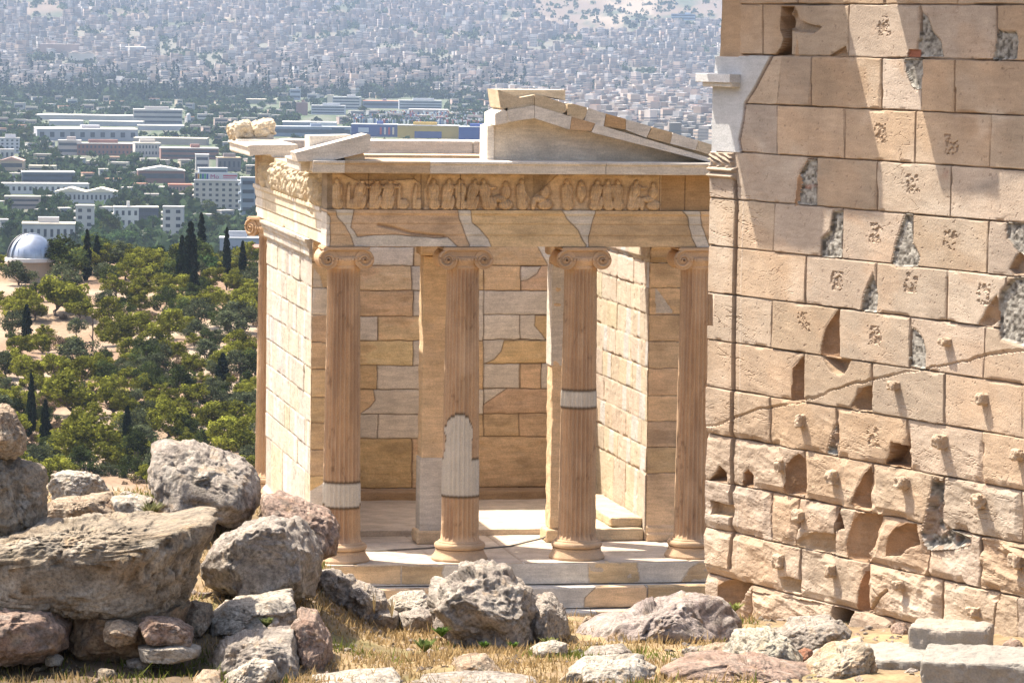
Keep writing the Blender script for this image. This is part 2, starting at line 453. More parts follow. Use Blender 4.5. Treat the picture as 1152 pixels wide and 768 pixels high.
def column(x, y, seed, white, pat_dark=.35):
    na, nz = 24*7, 110
    th = np.linspace(0, 2*np.pi, na, endpoint=False); z = np.linspace(.245, 3.80, nz)
    TH, Z = np.meshgrid(th, z)
    t = (Z-.245)/3.55
    R = .247-.036*t**1.2
    R += .014*np.exp(-(Z-.245)/.05)+.012*np.exp(-(3.80-Z)/.045)
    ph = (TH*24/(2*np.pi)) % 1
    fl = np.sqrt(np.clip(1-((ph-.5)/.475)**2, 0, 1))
    Pn = np.stack([np.cos(TH)*.25+x, np.sin(TH)*.25+y, Z], -1)
    er = fbm(Pn*np.array([3, 3, 1.5]), 4, seed)
    wob = .025*fbm(Pn*4, 3, seed+3)
    wm = np.zeros(TH.shape, bool)
    lx = np.cos(TH)*.25
    for kind, z0, z1 in white:
        if kind == 'ring': wm |= (Z+wob*.5 > z0) & (Z+wob*.5 < z1)
        if kind == 'arch': wm |= (np.sin(TH) < .2) & (Z > z0-.05) & ((np.abs(lx+.06+wob)/.19)**4+((Z-z0)/(z1-z0))**4 < 1)
    wmf = wm.astype(float)
    deep = .037*sstep(3.80, 3.70, Z)*sstep(.255, .33, Z)
    R = R-deep*fl*(1-.55*sstep(.1, .5, er)*(1-wmf))-(1-wmf)*(.014*np.clip(er, 0, 1)**1.5+.005*fbm(Pn*14, 3, seed+9))
    edge = np.clip(1-np.abs(fbm(Pn*np.array([9, 9, 3]), 3, seed+4))/.06, 0, 1)
    R = R-(1-wmf)*.004*edge+.004*wmf
    V = np.stack([R*np.cos(TH), R*np.sin(TH), Z], -1).reshape(-1, 3)
    base = np.array([.53, .345, .205])
    c = np.tile(base, TH.shape+(1,))
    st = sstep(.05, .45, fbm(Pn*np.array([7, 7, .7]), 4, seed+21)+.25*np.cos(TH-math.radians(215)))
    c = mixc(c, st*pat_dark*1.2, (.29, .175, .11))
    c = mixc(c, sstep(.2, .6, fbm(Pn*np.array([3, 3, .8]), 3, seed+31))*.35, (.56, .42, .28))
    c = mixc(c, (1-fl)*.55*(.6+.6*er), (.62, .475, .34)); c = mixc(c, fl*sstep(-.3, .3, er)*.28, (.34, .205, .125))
    dk = np.clip(1-np.abs(er-.15)/.03, 0, 1)*(fbm(Pn*3, 2, seed+8) > .15)
    c = mixc(c, dk*.5, (.09, .05, .03))
    c[wm] = NEW*.99
    e = wm ^ np.roll(wm, 1, 0); c[e] = (.12, .08, .05)
    i = np.arange(na); j = (i+1) % na
    F = np.concatenate([np.stack([k*na+i, k*na+j, (k+1)*na+j, (k+1)*na+i], 1) for k in range(nz-1)])
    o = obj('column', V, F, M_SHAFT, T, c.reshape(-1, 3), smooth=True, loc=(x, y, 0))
    cb = np.array([.52, .355, .22])
    o2 = obj('capital', capV, capF, M_SHAFT, o, np.tile(cb, (len(capV), 1))*(1+.3*fbm(capV*4+seed, 3, seed))[:, None], smooth=False, loc=(x, y, 4.064))
    BV, BF = lathe(baseprof, 64)
    BV = BV+.006*fbm(BV*8+seed, 3, seed)[:, None]*np.array([1, 1, 0])
    o3 = obj('base', BV, BF, M_SHAFT, o, np.tile(np.array([.47, .325, .205]), (len(BV), 1))*(1+.3*fbm(BV*5+seed, 3, seed+1))[:, None], smooth=False, loc=(x, y, 0))
    return o
wh = [[('ring', .70, 1.02)], [('ring', .81, 1.30), ('arch', 1.29, 1.88)], [('ring', 1.97, 2.18)], []]
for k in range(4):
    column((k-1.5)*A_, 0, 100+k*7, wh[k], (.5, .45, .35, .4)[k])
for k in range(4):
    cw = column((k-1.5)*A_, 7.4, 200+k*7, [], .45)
    if k == 0:
        for ch in cw.children:
            if ch.name.startswith('capital'): ch.rotation_euler = (0, 0, math.radians(-52))

# --- cella walls: flank, cross and inner faces
COURSE = [.0, .92, 1.272, 1.62, 1.973, 2.338, 2.696, 3.06, 3.42, 3.76, 4.06]
def ashlar(us, vs, seed, pale, white=.25, jl=.8, chipk=1.0):
    a, b, h = wear(us, vs, seed, .005, 2.2)
    r = np.random.default_rng(seed)
    c = np.tile(pale, a.shape+(1,)); gro = np.full(a.shape, 9.)
    wob = .006*fbm(P2(a*7, b*7), 3, seed)
    for k in range(len(COURSE)-1):
        z0, z1 = COURSE[k], COURSE[k+1]
        row = (b+wob >= z0) & (b+wob < z1)
        x = us[0]-r.random()*jl
        while x < us[-1]:
            L = jl*(.7+.7*r.random()) * (1.5 if k == 0 else 1)
            m = row & (a+wob >= x) & (a+wob < x+L)
            tone = pale*(1+.06*r.standard_normal())*np.array([1, 1+.012*r.standard_normal(), 1+.04*r.standard_normal()])
            c[m] = tone; h[m] += .005*r.standard_normal()
            # repair strips
            if r.random() < white*1.5:
                s = r.random(); x2 = x+L*s*.7; w2 = L*(.18+.3*r.random())
                mm = m & (a > x2+.1*(b-z0)) & (a < x2+w2)
                c[mm] = np.array([.49, .475, .445])
            gro = np.minimum(gro, np.where(row, np.abs(a+wob-x), 9)); x += L
        gro = np.minimum(gro, np.abs(b+wob-z0))
    g = np.clip(1-gro/.011, 0, 1); n = .6+.8*fbm(P2(a*2.3, b*2.3, 4), 3, seed+2)
    g2 = np.clip(1-gro/(.035*chipk), 0, 1)*sstep(.12, .4, fbm(P2(a*5, b*5, 2), 3, seed+5))
    h -= .016*g*np.clip(n, .1, 1.3)+.02*g2
    c = mixc(c, g*np.clip(n, .25, 1), (.16, .10, .06)); c = mixc(c, g2*.5, (.32, .2, .11))
    st = sstep(.15, .55, fbm(P2(a*1.6, b*3, 7), 4, seed+6)); c = mixc(c, st*.16, (.45, .31, .18))
    h -= .012*np.clip(fbm(P2(a*9, b*9, 1), 3, seed+8)-.35, 0, 1)*2
    return a, b, h, c
res = .014
# outer flank: coordinate s = -Y so that U x V = N
us = np.arange(-6.56, -1.52, res); vs = np.arange(0, 4.062, res)
a, b, h, c = ashlar(us, vs, 301, np.array([.47, .42, .35]), .35, .8, .35)
prof = .05*sstep(3.80, 3.83, b)+.03*sstep(3.93, 3.96, b)+.03*sstep(4.0, 4.02, b)+.05*sstep(.22, .15, b)
h += prof
relief('flank_wall', (-2.52, 0, 0), (0, -1, 0), (0, 0, 1), (-1, 0, 0), us, vs, h, c, M_MARB, T, .46)
us = np.arange(-6.0, -1.53, res)
a, b, h, c = ashlar(us, vs, 322, np.array([.50, .42, .325]), .30, .75, 1.0)
h += .04*sstep(3.80, 3.83, b)
relief('flank_wall', (2.03, 0, 0), (0, -1, 0), (0, 0, 1), (-1, 0, 0), us, vs, h, c, M_MARB, T, .47)
# anta fronts
def anta(x0, x1, patches, seed):
    us, vs = np.arange(x0, x1+.001, .012), np.arange(0, 4.062, .012)
    a, b, h = wear(us, vs, seed, .006, 3)
    pats = [('o', [(x0, z0), (x1, z0), (x1, z1), (x0, z1)]) for z0, z1 in zip(COURSE[:-1], COURSE[1:])]
    c, h = paint(a, b, OLD, pats, h, lambda x, y: (x, y), seed=seed)
    h += .010*fbm(P2(a*4, b*4, 3), 4, seed+1)
    c2, h = paint(a, b, OLD, patches, h, lambda x, y: XZ(x, y, 1.51), seed=seed)
    for kind, poly in patches:
        m = inpoly(a, b, [XZ(x, y, 1.51) for x, y in poly]); c[m] = NEW
    h += .04*sstep(3.80, 3.83, b)+.03*sstep(3.93, 3.96, b)+.03*sstep(4.0, 4.02, b)+.03*sstep(.22, .17, b)+.03*sstep(.12, .09, b)
    relief('anta', (0, 1.515, 0), (1, 0, 0), (0, 0, 1), (0, -1, 0), us, vs, h, c, M_MARB, T, .05)
anta(-2.53, -2.06, [('w', [(353, 301), (360, 310), (363, 322), (374, 328), (380, 340), (380, 355), (351, 355)]), ('w', [(349, 552), (356, 548), (366, 542), (366, 600), (347, 600)])], 331)
anta(2.035, 2.50, [('w', [(737, 324), (741, 327), (757, 350), (757, 352.5), (738, 352.5)])], 332)
# cross wall behind the porch
bw = [
 ('w', 408, 278, 465, 299), ('o', 466, 278, 478, 299), ('o', 404, 299, 463, 327), ('w', 463, 299, 480, 327), ('o', 404, 327, 465, 356), ('w', 465, 327, 480, 356),
 ('w', 404, 356, 425, 383), ('o', 425, 356, 480, 383), ('o', 404, 383, 465, 411), ('w', 465, 383, 480, 411), ('o', 404, 411, 424, 438), ('w', 424, 411, 480, 438),
 ('w', 404, 438, 480, 466), ('w', 404, 466, 425, 493), ('w', 425, 466, 480, 493), ('o', 404, 493, 463, 549), ('o', 464, 493, 500, 549), ('o', 404, 549, 421, 567), ('w', 422, 549, 480, 567),
 ('o', 480, 278, 544, 327), ('w', 480, 327, 544, 383), ('o', 480, 383, 544, 438), ('w', 480, 438, 544, 466), ('o', 480, 466, 544, 493),
 ('o', 544, 277, 630, 299), ('o', 544, 299, 586, 327), ('o', 586, 299, 630, 327), ('w', 544, 327, 630, 354), ('w', 544, 354, 585, 382), ('w', 585, 354, 630, 382),
 ('w', 544, 382, 630, 409), ('w', 544, 409, 584, 437), ('o', 585, 409, 609, 437), ('w', 609, 409, 630, 437), ('o', 544, 437, 630, 465), ('o', 544, 465, 584, 491), ('o', 584, 465, 630, 491),
 ('o', 500, 491, 630, 548), ('o', 500, 548, 584, 567), ('o', 584, 548, 640, 567), ('o', 630, 277, 720, 327), ('w', 630, 327, 720, 382), ('o', 630, 382, 720, 437), ('o', 630, 437, 720, 500)]
bp = [(k, [(x0, y0), (x1, y0), (x1, y1), (x0, y1)]) for k, x0, y0, x1, y1 in bw]
bp += [('w', [(604, 277), (630, 277), (630, 298), (616, 298)]), ('w', [(586, 299.6), (609, 299.6), (604, 308), (593, 315), (586, 316)]),
       ('o', [(601.7, 355), (628, 355), (628, 384), (614, 381), (601.7, 366)]), ('o', [(567, 383), (628, 383), (626, 404), (612, 409), (545, 409), (556, 404), (564, 395)]),
       ('w', [(544, 437), (570, 437), (544, 455)]), ('o', [(404, 438), (420, 438), (422, 450), (416, 458), (404, 466)])]
us, vs = np.arange(-2.06, 2.04, .0115), np.arange(.02, 4.062, .0115)
a, b, h = wear(us, vs, 341, .005, 2.5)
c, h = paint(a, b, OLD, bp, h, lambda x, y: XZ(x, y, 6.02), groove=.011, seed=4, nb=.012)
c = np.clip(c*1.13, 0, .75)
relief('cross_wall', (0, 6.02, 0), (1, 0, 0), (0, 0, 1), (0, -1, 0), us, vs, h, c, M_MARB, T, .5)
# inner floor, threshold and low courses in the porch
rbox('threshold', (0, 5.80, .10), (4.06, .40, .20), M_MARB, T, col=(.40, .28, .17), seed=3, res=.1, r=.02, amp=.006)
rbox('floor_slab', (-.2, 3.95, .035), (3.66, 3.3, .09), M_MARB, T, col=(.55, .46, .36), seed=4, res=.12)
rbox('wall_footing', (1.66, 3.0, .085), (.70, 2.9, .17), M_MARB, T, col=(.55, .44, .30), seed=5, res=.08, r=.02, amp=.008, chip=.02)
rbox('wall_footing', (1.80, 3.02, .235), (.44, 2.7, .13), M_MARB, T, col=(.55, .44, .30), seed=6, res=.08, r=.02, amp=.008, chip=.02)
# pillars of the porch
for k, (x, whl) in enumerate(((-.87, True), (.885, False))):
    p = rbox('pillar', (x, 1.68, 2.01), (.34, .34, 3.66), M_MARB, T, col=OLD*1.05, r=.015, amp=.008, res=.05, seed=11+k, chip=.03)
    if whl: rbox('repair_block', (x, 1.68, .66), (.372, .372, .98), M_MARB, p, col=NEW*.95, r=.01, amp=.002, seed=13)
    else:
        rbox('repair_block', (x-.011, 1.68, 3.05), (.352, .352, 1.35), M_MARB, p, col=NEW*1.0, r=.01, amp=.002, seed=14)
    rbox('base', (x, 1.68, .09), (.46, .46, .18), M_MARB, p, col=OLD, r=.03, amp=.008, seed=15+k, chip=.03)
    rbox('capital', (x, 1.68, 3.95), (.44, .44, .20), M_MARB, p, col=OLD*.9, r=.03, amp=.006, seed=17+k)
rbox('porch_beam', (0, 1.74, 4.33), (5.0, .50, .50), M_MARB, T, col=OLD, seed=21, res=.2)
rbox('porch_beam', (0, 1.74, 4.80), (5.0, .44, .42), M_MARB, T, col=OLD, seed=22, res=.2)
rbox('cross_beam', (0, 6.28, 4.55), (4.9, .55, .96), M_MARB, T, col=OLD, seed=23, res=.2)

# --- beams: three fascias and a crown
def beam_h(b, z0): return .012*sstep(z0+.145, z0+.15, b)+.012*sstep(z0+.29, z0+.295, b)+.028*sstep(z0+.40, z0+.425, b)
AP = [('o', [(366, 235.5), (378, 236.5), (380, 244), (389, 254), (395, 267), (399, 276), (399, 279), (371.5, 279), (372, 244)]),
      ('o', [(398, 234), (514.5, 234), (517, 246), (528.5, 276), (528, 279), (517, 279), (504, 267.5), (478, 267.5), (442, 264), (403, 266), (395, 256)]),
      ('o', [(529, 234), (629.5, 234), (637.6, 246), (650.6, 259), (660.4, 276), (659, 279), (554.6, 279), (549.8, 269), (540, 257.6), (531, 250)]),
      ('o', [(670, 234), (764.6, 234), (774, 244.6), (779, 266), (785, 279), (663, 279), (663, 266)]), ('o', [(786, 234), (850, 234), (850, 279), (800, 279), (790, 255)])]
us, vs = np.arange(-2.585, 2.60, .009), np.arange(4.068, 4.541, .009)
a, b, h = wear(us, vs, 351, .004)
c, h = paint(a, b, NEW*.97, AP, h, lambda x, y: XZ(x, y, -.26), groove=.009, seed=6)
gash = dseg(a, b, [XZ(x, y, -.26) for x, y in [(426, 253), (445, 257), (462, 262), (480, 264), (500, 266)]])
h -= .03*np.clip(1-gash/.03, 0, 1); c = mixc(c, np.clip(1-gash/.03, 0, 1)*.6, (.22, .12, .06))
for zz in (4.21, 4.355): c = mixc(c, np.clip(1-np.abs(b-zz)/.008, 0, 1)*.35, (.2, .14, .09))
h += beam_h(b, 4.068)-.03
relief('architrave', (0, -.26, 0), (1, 0, 0), (0, 0, 1), (0, -1, 0), us, vs, h, c, M_MARB, T, .52)
us = np.arange(-7.66, -.29, .012); vs = np.arange(4.068, 4.541, .0105)
a, b, h = wear(us, vs, 352, .005)
c = np.tile(np.array([.58, .49, .36]), a.shape+(1,))
r_ = np.random.default_rng(5)
for y0, y1 in ((-.29-.55, -.2), (-7.7, -6.75), (-3.2, -2.9)):
    m = (a > y0+.2*(b-4.07)) & (a < y1); c[m] = NEW
for x in (-1.7, -3.3, -4.9, -6.4):
    g = np.clip(1-np.abs(a-x)/.014, 0, 1); h -= .015*g; c = mixc(c, g*.8, (.15, .1, .06))
scar = sstep(.5, .8, fbm(P2(a*1.7, b*4, 3), 3, 77)); h -= .03*scar; c = mixc(c, scar*.5, (.4, .25, .13))
for zz in (4.21, 4.355): g = np.clip(1-np.abs(b-zz)/.012, 0, 1); c = mixc(c, g*.5, (.2, .14, .09)); h -= g*.006
h += beam_h(b, 4.068)-.03
relief('architrave', (-2.585, 0, 0), (0, -1, 0), (0, 0, 1), (-1, 0, 0), us, vs, h, c, M_MARB, T, .5)

# --- frieze with carved figures
def figure(a, b, h, x, z0, H, kind, seed, amp=.075):
    r = np.random.default_rng(seed)
    X = (a-x)/H; Z = (b-z0)/H
    lean = {'stand': 0, 'walk': .22, 'left': -.2, 'seat': .05, 'torso': 0, 'frag': .1}[kind]*(1 if r.random() < .7 else .6)
    Xs = X-lean*(Z-.45)
    def blob(cx, cz, rx, rz, k): return k*np.sqrt(np.clip(1-((Xs-cx)/rx)**2-((Z-cz)/rz)**2, 0, 1))
    f = np.zeros_like(h)
    if kind in ('stand', 'walk', 'left'):
        for q in (blob(0, .88, .075, .09, .8), blob(0, .66, .15, .19, 1.), blob(0, .36, .155, .36, .95), blob(.03, .15, .19, .19, .8), blob(.14, .6, .05, .2, .8), blob(-.14, .58, .05, .22, .8)): f = np.maximum(f, q)
        if kind != 'stand':
            f = np.maximum(f, blob(.25, .7, .16, .05, .6)); f = np.maximum(f, blob(.2, .2, .09, .24, .75))
    elif kind == 'seat':
        for q in (blob(.05, .8, .08, .1, .8), blob(.06, .55, .16, .22, 1), blob(-.12, .34, .24, .11, .95), blob(-.3, .17, .09, .2, .85), blob(.08, .15, .24, .17, .8)): f = np.maximum(f, q)
    elif kind == 'torso':
        for q in (blob(0, .83, .1, .1, .9), blob(0, .57, .17, .25, 1), blob(0, .45, .1, .22, .8)): f = np.maximum(f, q)
    else:
        for q in (blob(0, .4, .07, .42, .7), blob(.15, .15, .2, .18, .6)): f = np.maximum(f, q)
    fold = 1-.28*np.abs(np.sin((Xs*34+4*fbm(P2(a*7, b*4, seed), 2, seed))))*(f > .1)
    f = f*fold*(1+.22*fbm(P2(a*16, b*16, seed), 3, seed))
    np.maximum(h, amp*f, out=h)
    return f
FIG = [(379, 'stand'), (392, 'frag'), (404, 'walk'), (421, 'walk'), (436, 'walk'), (449, 'frag'), (467, 'frag'), (488, 'stand'), (503, 'walk'), (518, 'stand'), (531, 'walk'), (546, 'left'), (567, 'seat'), (587, 'stand'),
       (611, 'seat'), (638, 'stand'), (654, 'torso'), (670, 'walk'), (684, 'stand'), (695, 'stand'), (713, 'walk'), (733, 'seat')]
us, vs = np.arange(-2.585, 2.60, .0065), np.arange(4.543, 5.0, .0065)
a, b = np.meshgrid(us, vs); h = np.zeros_like(a); foot = np.zeros_like(a)
for k, (px, kd) in enumerate(FIG):
    x, _ = XZ(px, 215, -.26)
    f = figure(a, b, h, x, 4.548, .40, kd, 500+k)
er = fbm(P2(a*3, b*3), 4, 61)
msk = (h > .004).astype(float); bl = msk.copy()
for sh_ in range(1, 6):
    for ax_ in (0, 1): bl = np.maximum(bl, np.maximum(np.roll(msk, sh_, ax_), np.roll(msk, -sh_, ax_))*(1-sh_*.16))
bl2 = sum(np.roll(np.roll(bl, i_, 0), j_, 1) for i_ in (-2, 0, 2) for j_ in (-2, 0, 2))/9
h = h-.024*(msk < .5)*bl2
h = h+.006*fbm(P2(a*10, b*10), 4, 62)+.008*er
c = np.tile(np.array([.63, .455, .28]), a.shape+(1,))
c = mixc(c, sstep(.05, .5, er)*.4, (.36, .22, .11)); c = mixc(c, sstep(.1, .5, fbm(P2(a*2, b*4, 5), 4, 63))*.35, (.60, .46, .29))
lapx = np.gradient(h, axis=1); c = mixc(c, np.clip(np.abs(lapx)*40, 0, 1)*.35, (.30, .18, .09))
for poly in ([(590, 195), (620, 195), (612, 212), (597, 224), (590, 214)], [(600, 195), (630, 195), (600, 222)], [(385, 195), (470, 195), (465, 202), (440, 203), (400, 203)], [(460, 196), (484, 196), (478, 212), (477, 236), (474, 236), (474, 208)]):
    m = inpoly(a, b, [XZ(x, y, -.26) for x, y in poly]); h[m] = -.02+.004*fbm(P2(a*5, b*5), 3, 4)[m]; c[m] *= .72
xr, _ = XZ(744, 215, -.26); m = a > xr; h[m] = -.012+.003*er[m]; c[m] = np.array([.42, .27, .14])*(1+.1*er[m])[:, None]
xl, _ = XZ(374, 215, -.26); m = a < xl; h[m] = .03*fbm(P2(a*6, b*6), 4, 66)[m]; c[m] = np.array([.34, .26, .18])*(1+.5*er[m])[:, None]
for px in (415, 474, 518, 742.5, 771):
    x, _ = XZ(px, 215, -.26); g = np.clip(1-np.abs(a-x)/.008, 0, 1); h -= .015*g; c = mixc(c, g*.8, (.12, .07, .04))
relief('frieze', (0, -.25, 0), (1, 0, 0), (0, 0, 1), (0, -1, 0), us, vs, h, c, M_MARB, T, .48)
us = np.arange(-7.63, -.30, .011); vs = np.arange(4.543, 5.0, .011)
a, b = np.meshgrid(us, vs); h = np.zeros_like(a)
r_ = np.random.default_rng(12); x = -6.6
while x < -.35:
    figure(a, b, h, x, 4.55, .42*(.85+.2*r_.random()), ['walk', 'left', 'stand', 'torso', 'walk'][r_.integers(5)], int(r_.integers(9999)), .10); x += .2+.14*r_.random()
h += .03*np.clip(fbm(P2(a*5, b*5), 4, 71), -.3, 1)*(a > -6.7)
c = np.tile(np.array([.58, .48, .34]), a.shape+(1,)); c = mixc(c, sstep(.0, .6, fbm(P2(a*3, b*3), 4, 72))*.4, (.40, .27, .15))
m = a < -6.75; h[m] = .02*fbm(P2(a*4, b*2), 4, 73)[m]; c[m] = np.array([.42, .30, .18])*(1+.35*fbm(P2(a*3, b*2), 4, 74)[m])[:, None]
relief('frieze', (-2.575, 0, 0), (0, -1, 0), (0, 0, 1), (-1, 0, 0), us, vs, h, c, M_MARB, T, .46)
rbox('backing_course', (0, .42, 4.76), (4.2, .5, .46), M_MARB, T, col=(.6, .5, .36), seed=25, res=.08, r=.03, amp=.012, chip=.04)

# --- cornice blocks round the roof edge
def cornice(name, pts0, d, out, L, col, seed):
    """moulded block: profile in (out, z) swept along d for L metres"""
    pr = [(-.35, 0), (0, 0), (.02, .012), (.03, .035), (.08, .04), (.28, .028), (.285, .015), (.325, .015), (.33, .03), (.335, .125), (.36, .14), (.36, .165), (.30, .172), (-.35, .185)]
    n = len(pr); ns = max(2, int(L/.12)); V = []
    for i in range(ns+1):
        for o_, z in pr: V.append(np.array(pts0)+np.array(d)*L*i/ns+np.array(out)*o_+np.array([0, 0, z]))
    V = np.array(V); V += .004*np.stack([fbm(V*3+seed, 3, seed+k) for k in range(3)], 1)
    F = [(i*n+k, i*n+(k+1) % n, (i+1)*n+(k+1) % n, (i+1)*n+k) for i in range(ns) for k in range(n)]
    F += [tuple(range(n-1, -1, -1)), tuple(ns*n+k for k in range(n))]
    if np.dot(np.cross(d, out), (0, 0, 1)) > 0: F = [f[::-1] for f in F]
    return obj(name, V, F, M_MARB, T, np.array(col))
x0 = XZ(352, 196, -.6)[0]
cuts = [x0, XZ(388, 188, -.6)[0], XZ(484, 188, -.6)[0], XZ(682, 188, -.6)[0], 2.95]
for k in range(4):
    cornice('cornice_block', (cuts[k]+.003, -.26, 5.0), (1, 0, 0), (0, -1, 0), cuts[k+1]-cuts[k]-.006, [NEW, np.array([.50, .375, .25]), NEW*1.03, NEW*1.0][k], 80+k)
for k, (y0, y1) in enumerate(((-.24, 1.2), (1.2, 3.2), (3.2, 5.4), (5.4, 7.95))):
    if k in (1, 2): continue
    cornice('cornice_block', (-2.585, y0+.003, 5.0), (0, 1, 0), (-1, 0, 0), y1-y0-.006, NEW*1.02, 90+k)
for k, (x_, x2_) in enumerate(((-2.9, -1.2), (-1.2, .6), (.6, 2.9))):
    rbox('cornice_block', ((x_+x2_)/2, 7.55, 5.10), (x2_-x_-.01, .75, .20), M_MARB, T, col=NEW*1.05, seed=95+k, r=.01, res=.15)
rbox('backing_course', (0, 7.35, 4.76), (4.9, .5, .46), M_MARB, T, col=PALE, seed=26, res=.15)
rbox('backing_course', (.5, .25, 5.03), (4.0, .62, .07), M_MARB, T, col=(.62, .5, .36), seed=27, res=.05, r=.03, amp=.02, chip=.05, freq=5)

# --- pediment
Yt = -.20
def zx(pts, Y): return [XZ(x, y, Y) for x, y in pts]
prism('tympanum', zx([(548.5, 184), (548.5, 142), (566, 133), (601, 128), (645, 140), (800, 182), (800, 184)], Yt), Yt, Yt+.5, M_MARB, T, NEW*np.array([1.08, 1.03, .96]))
rbox('tympanum_end', (XZ(552, 160, Yt)[0]-.006, Yt+.24, XZ(552, 163, Yt)[1]), (.09, .54, .49), M_MARB, T, col=NEW*1.15, seed=31, r=.006, amp=.001)
rk = [(557, 141, 557, 128, 571, 121, 572, 138, NEW*1.08, -.46), (572, 137.5, 571, 124, 601, 119, 601, 133, NEW*1.05, -.48), (601.5, 133, 601.5, 119, 643, 131.5, 641, 146, NEW*1.05, -.48),
      (641.5, 146, 643, 131.5, 669.5, 139, 665, 147.5, np.array([.54, .36, .21]), -.47), (665.5, 149, 670, 139.5, 806, 180, 806, 184.5, NEW*1.08, -.48)]
for x1, y1, x2, y2, x3, y3, x4, y4, cc, Y in rk:
    prism('raking_cornice', zx([(x1, y1), (x2, y2), (x3, y3), (x4, y4)], Y), Y, Yt+.52, M_MARB, T, cc)
sm = [([(560, 101), (563, 118), (576, 125), (590, 120.5), (601, 119), (601, 107), (585, 110)], np.array([.52, .42, .29])), ([(601.5, 119), (601.5, 106.5), (612, 108), (636, 117), (638, 121), (630, 127)], np.array([.54, .43, .29])),
      ([(638.5, 117.5), (645, 117), (660, 121), (661, 127), (655, 133.5), (648, 131), (638, 126)], np.array([.55, .43, .28])), ([(661.5, 121.5), (681.5, 128), (679, 139), (657, 134)], NEW*1.05),
      ([(682, 128), (704, 134), (704, 142.5), (679.5, 139.5)], np.array([.52, .33, .17])), ([(704.5, 134.5), (733, 142.5), (727, 152), (704, 143)], NEW*1.02),
      ([(734, 143), (756, 149), (757, 154), (753, 158.5), (728, 151.5)], np.array([.52, .39, .25])), ([(757, 149.5), (786, 158.5), (782, 166), (754, 158.5)], NEW*1.03), ([(786.5, 158.5), (812, 166), (812, 175), (782.5, 166)], PALE*1.05)]
for k, (pl, cc) in enumerate(sm):
    gx_ = sum(p[0] for p in pl)/len(pl); gy_ = sum(p[1] for p in pl)/len(pl)
    prism('gutter_block', zx([(x, y+(3.2 if y > gy_+(x-gx_)*.237 else 0)) for x, y in pl], -.46), -.46-.008*(k % 2), Yt+.5, M_MARB, T, cc)
prism('gutter_backing', zx([(602, 118), (640, 123), (808, 172), (808, 183), (640, 137), (602, 126)], -.40), -.40, Yt+.48, M_MARB, T, PALE)
prism('gutter_block', zx([(560, 101), (585, 110), (601, 106.5), (612, 108), (636, 113), (636, 101.5)], -.25), -.25, .3, M_MARB, T, PALE*1.1)
# loose raking pieces on the near and far corners of the roof
prism('raking_cornice', zx([(335, 182), (332, 172), (413, 151), (416.5, 151.5), (417, 169), (410, 172), (372, 181)], -.55), -.55, -.02, M_MARB, T, NEW*1.04)
prism('gutter_block', zx([(348, 180), (348, 153), (395, 152), (395, 168)], -.10), -.10, .35, M_MARB, T, NEW*1.08)
prism('backing_block', zx([(388, 181), (388, 172), (408, 168), (411, 181)], -.5), -.5, -.1, M_MARB, T, OLD)
WX, WY = -2.92, 7.95
for (x0p, x1p, y0p, y1p, sd) in ((258, 283, 137, 157, 1), (284, 306, 136, 153, 2)):
    Pc = on_plane((x0p+x1p)/2, (y0p+y1p)/2, (0, 7.6, 0), np.array([0, 1., 0]))
    rbox('lion_spout' if sd == 1 else 'gutter_block', Pc, (.31, .5, .22), M_MARB, T, col=PALE*1.02, r=.035, amp=.03, chip=.10, seed=60+sd, res=.02, freq=7,
         ax=[[.97, 0, .22], [0, 1, 0], [-.22, 0, .97]])
P_ = on_plane(290, 160, (0, 7.6, 0), np.array([0, 1., 0]))
prism('raking_cornice', [XZ(x, y, 7.6) for x, y in [(263, 158), (300, 149), (306, 151), (306, 158), (275, 160)]], 7.4, 7.98, M_MARB, T, NEW*1.05)

# ================================================================== BIG ASHLAR WALL
WANG = math.radians(18.5)
WC = CAMP+39.848*ray(797, 400); WC = np.array([WC[0], WC[1], 0.0])
WU = np.array([math.sin(WANG), -math.cos(WANG), 0]); WN = np.array([-math.cos(WANG), -math.sin(WANG), 0])
def wuv(x, y):
    P = on_plane(x, y, WC, WN); return float((P-WC)@WU), float(P[2])
def wpl(pts): return [wuv(x, y) for x, y in pts]
WALL = thing('ashlar_wall', (WC[0]+WU[0]*3, WC[1]+WU[1]*3, .6), 'tall weathered marble block wall with knobs, dark mortar patches and long diagonal crack', 'wall')
us, vs = np.arange(0, 8.2, .0145), np.arange(.25, 8.35, .009)
a, b = np.meshgrid(us, vs)
wobA = .006*fbm(P2(a*4, b*4), 3, 901); wobB = .005*fbm(P2(a*5, b*5), 3, 902)
rows = [8.35, 7.65, 7.134, 6.624, 6.127, 5.634, 5.149, 4.657, 4.172, 3.683, 3.194, 2.709, 2.223, 1.729, 1.243, .75, .25][1:]
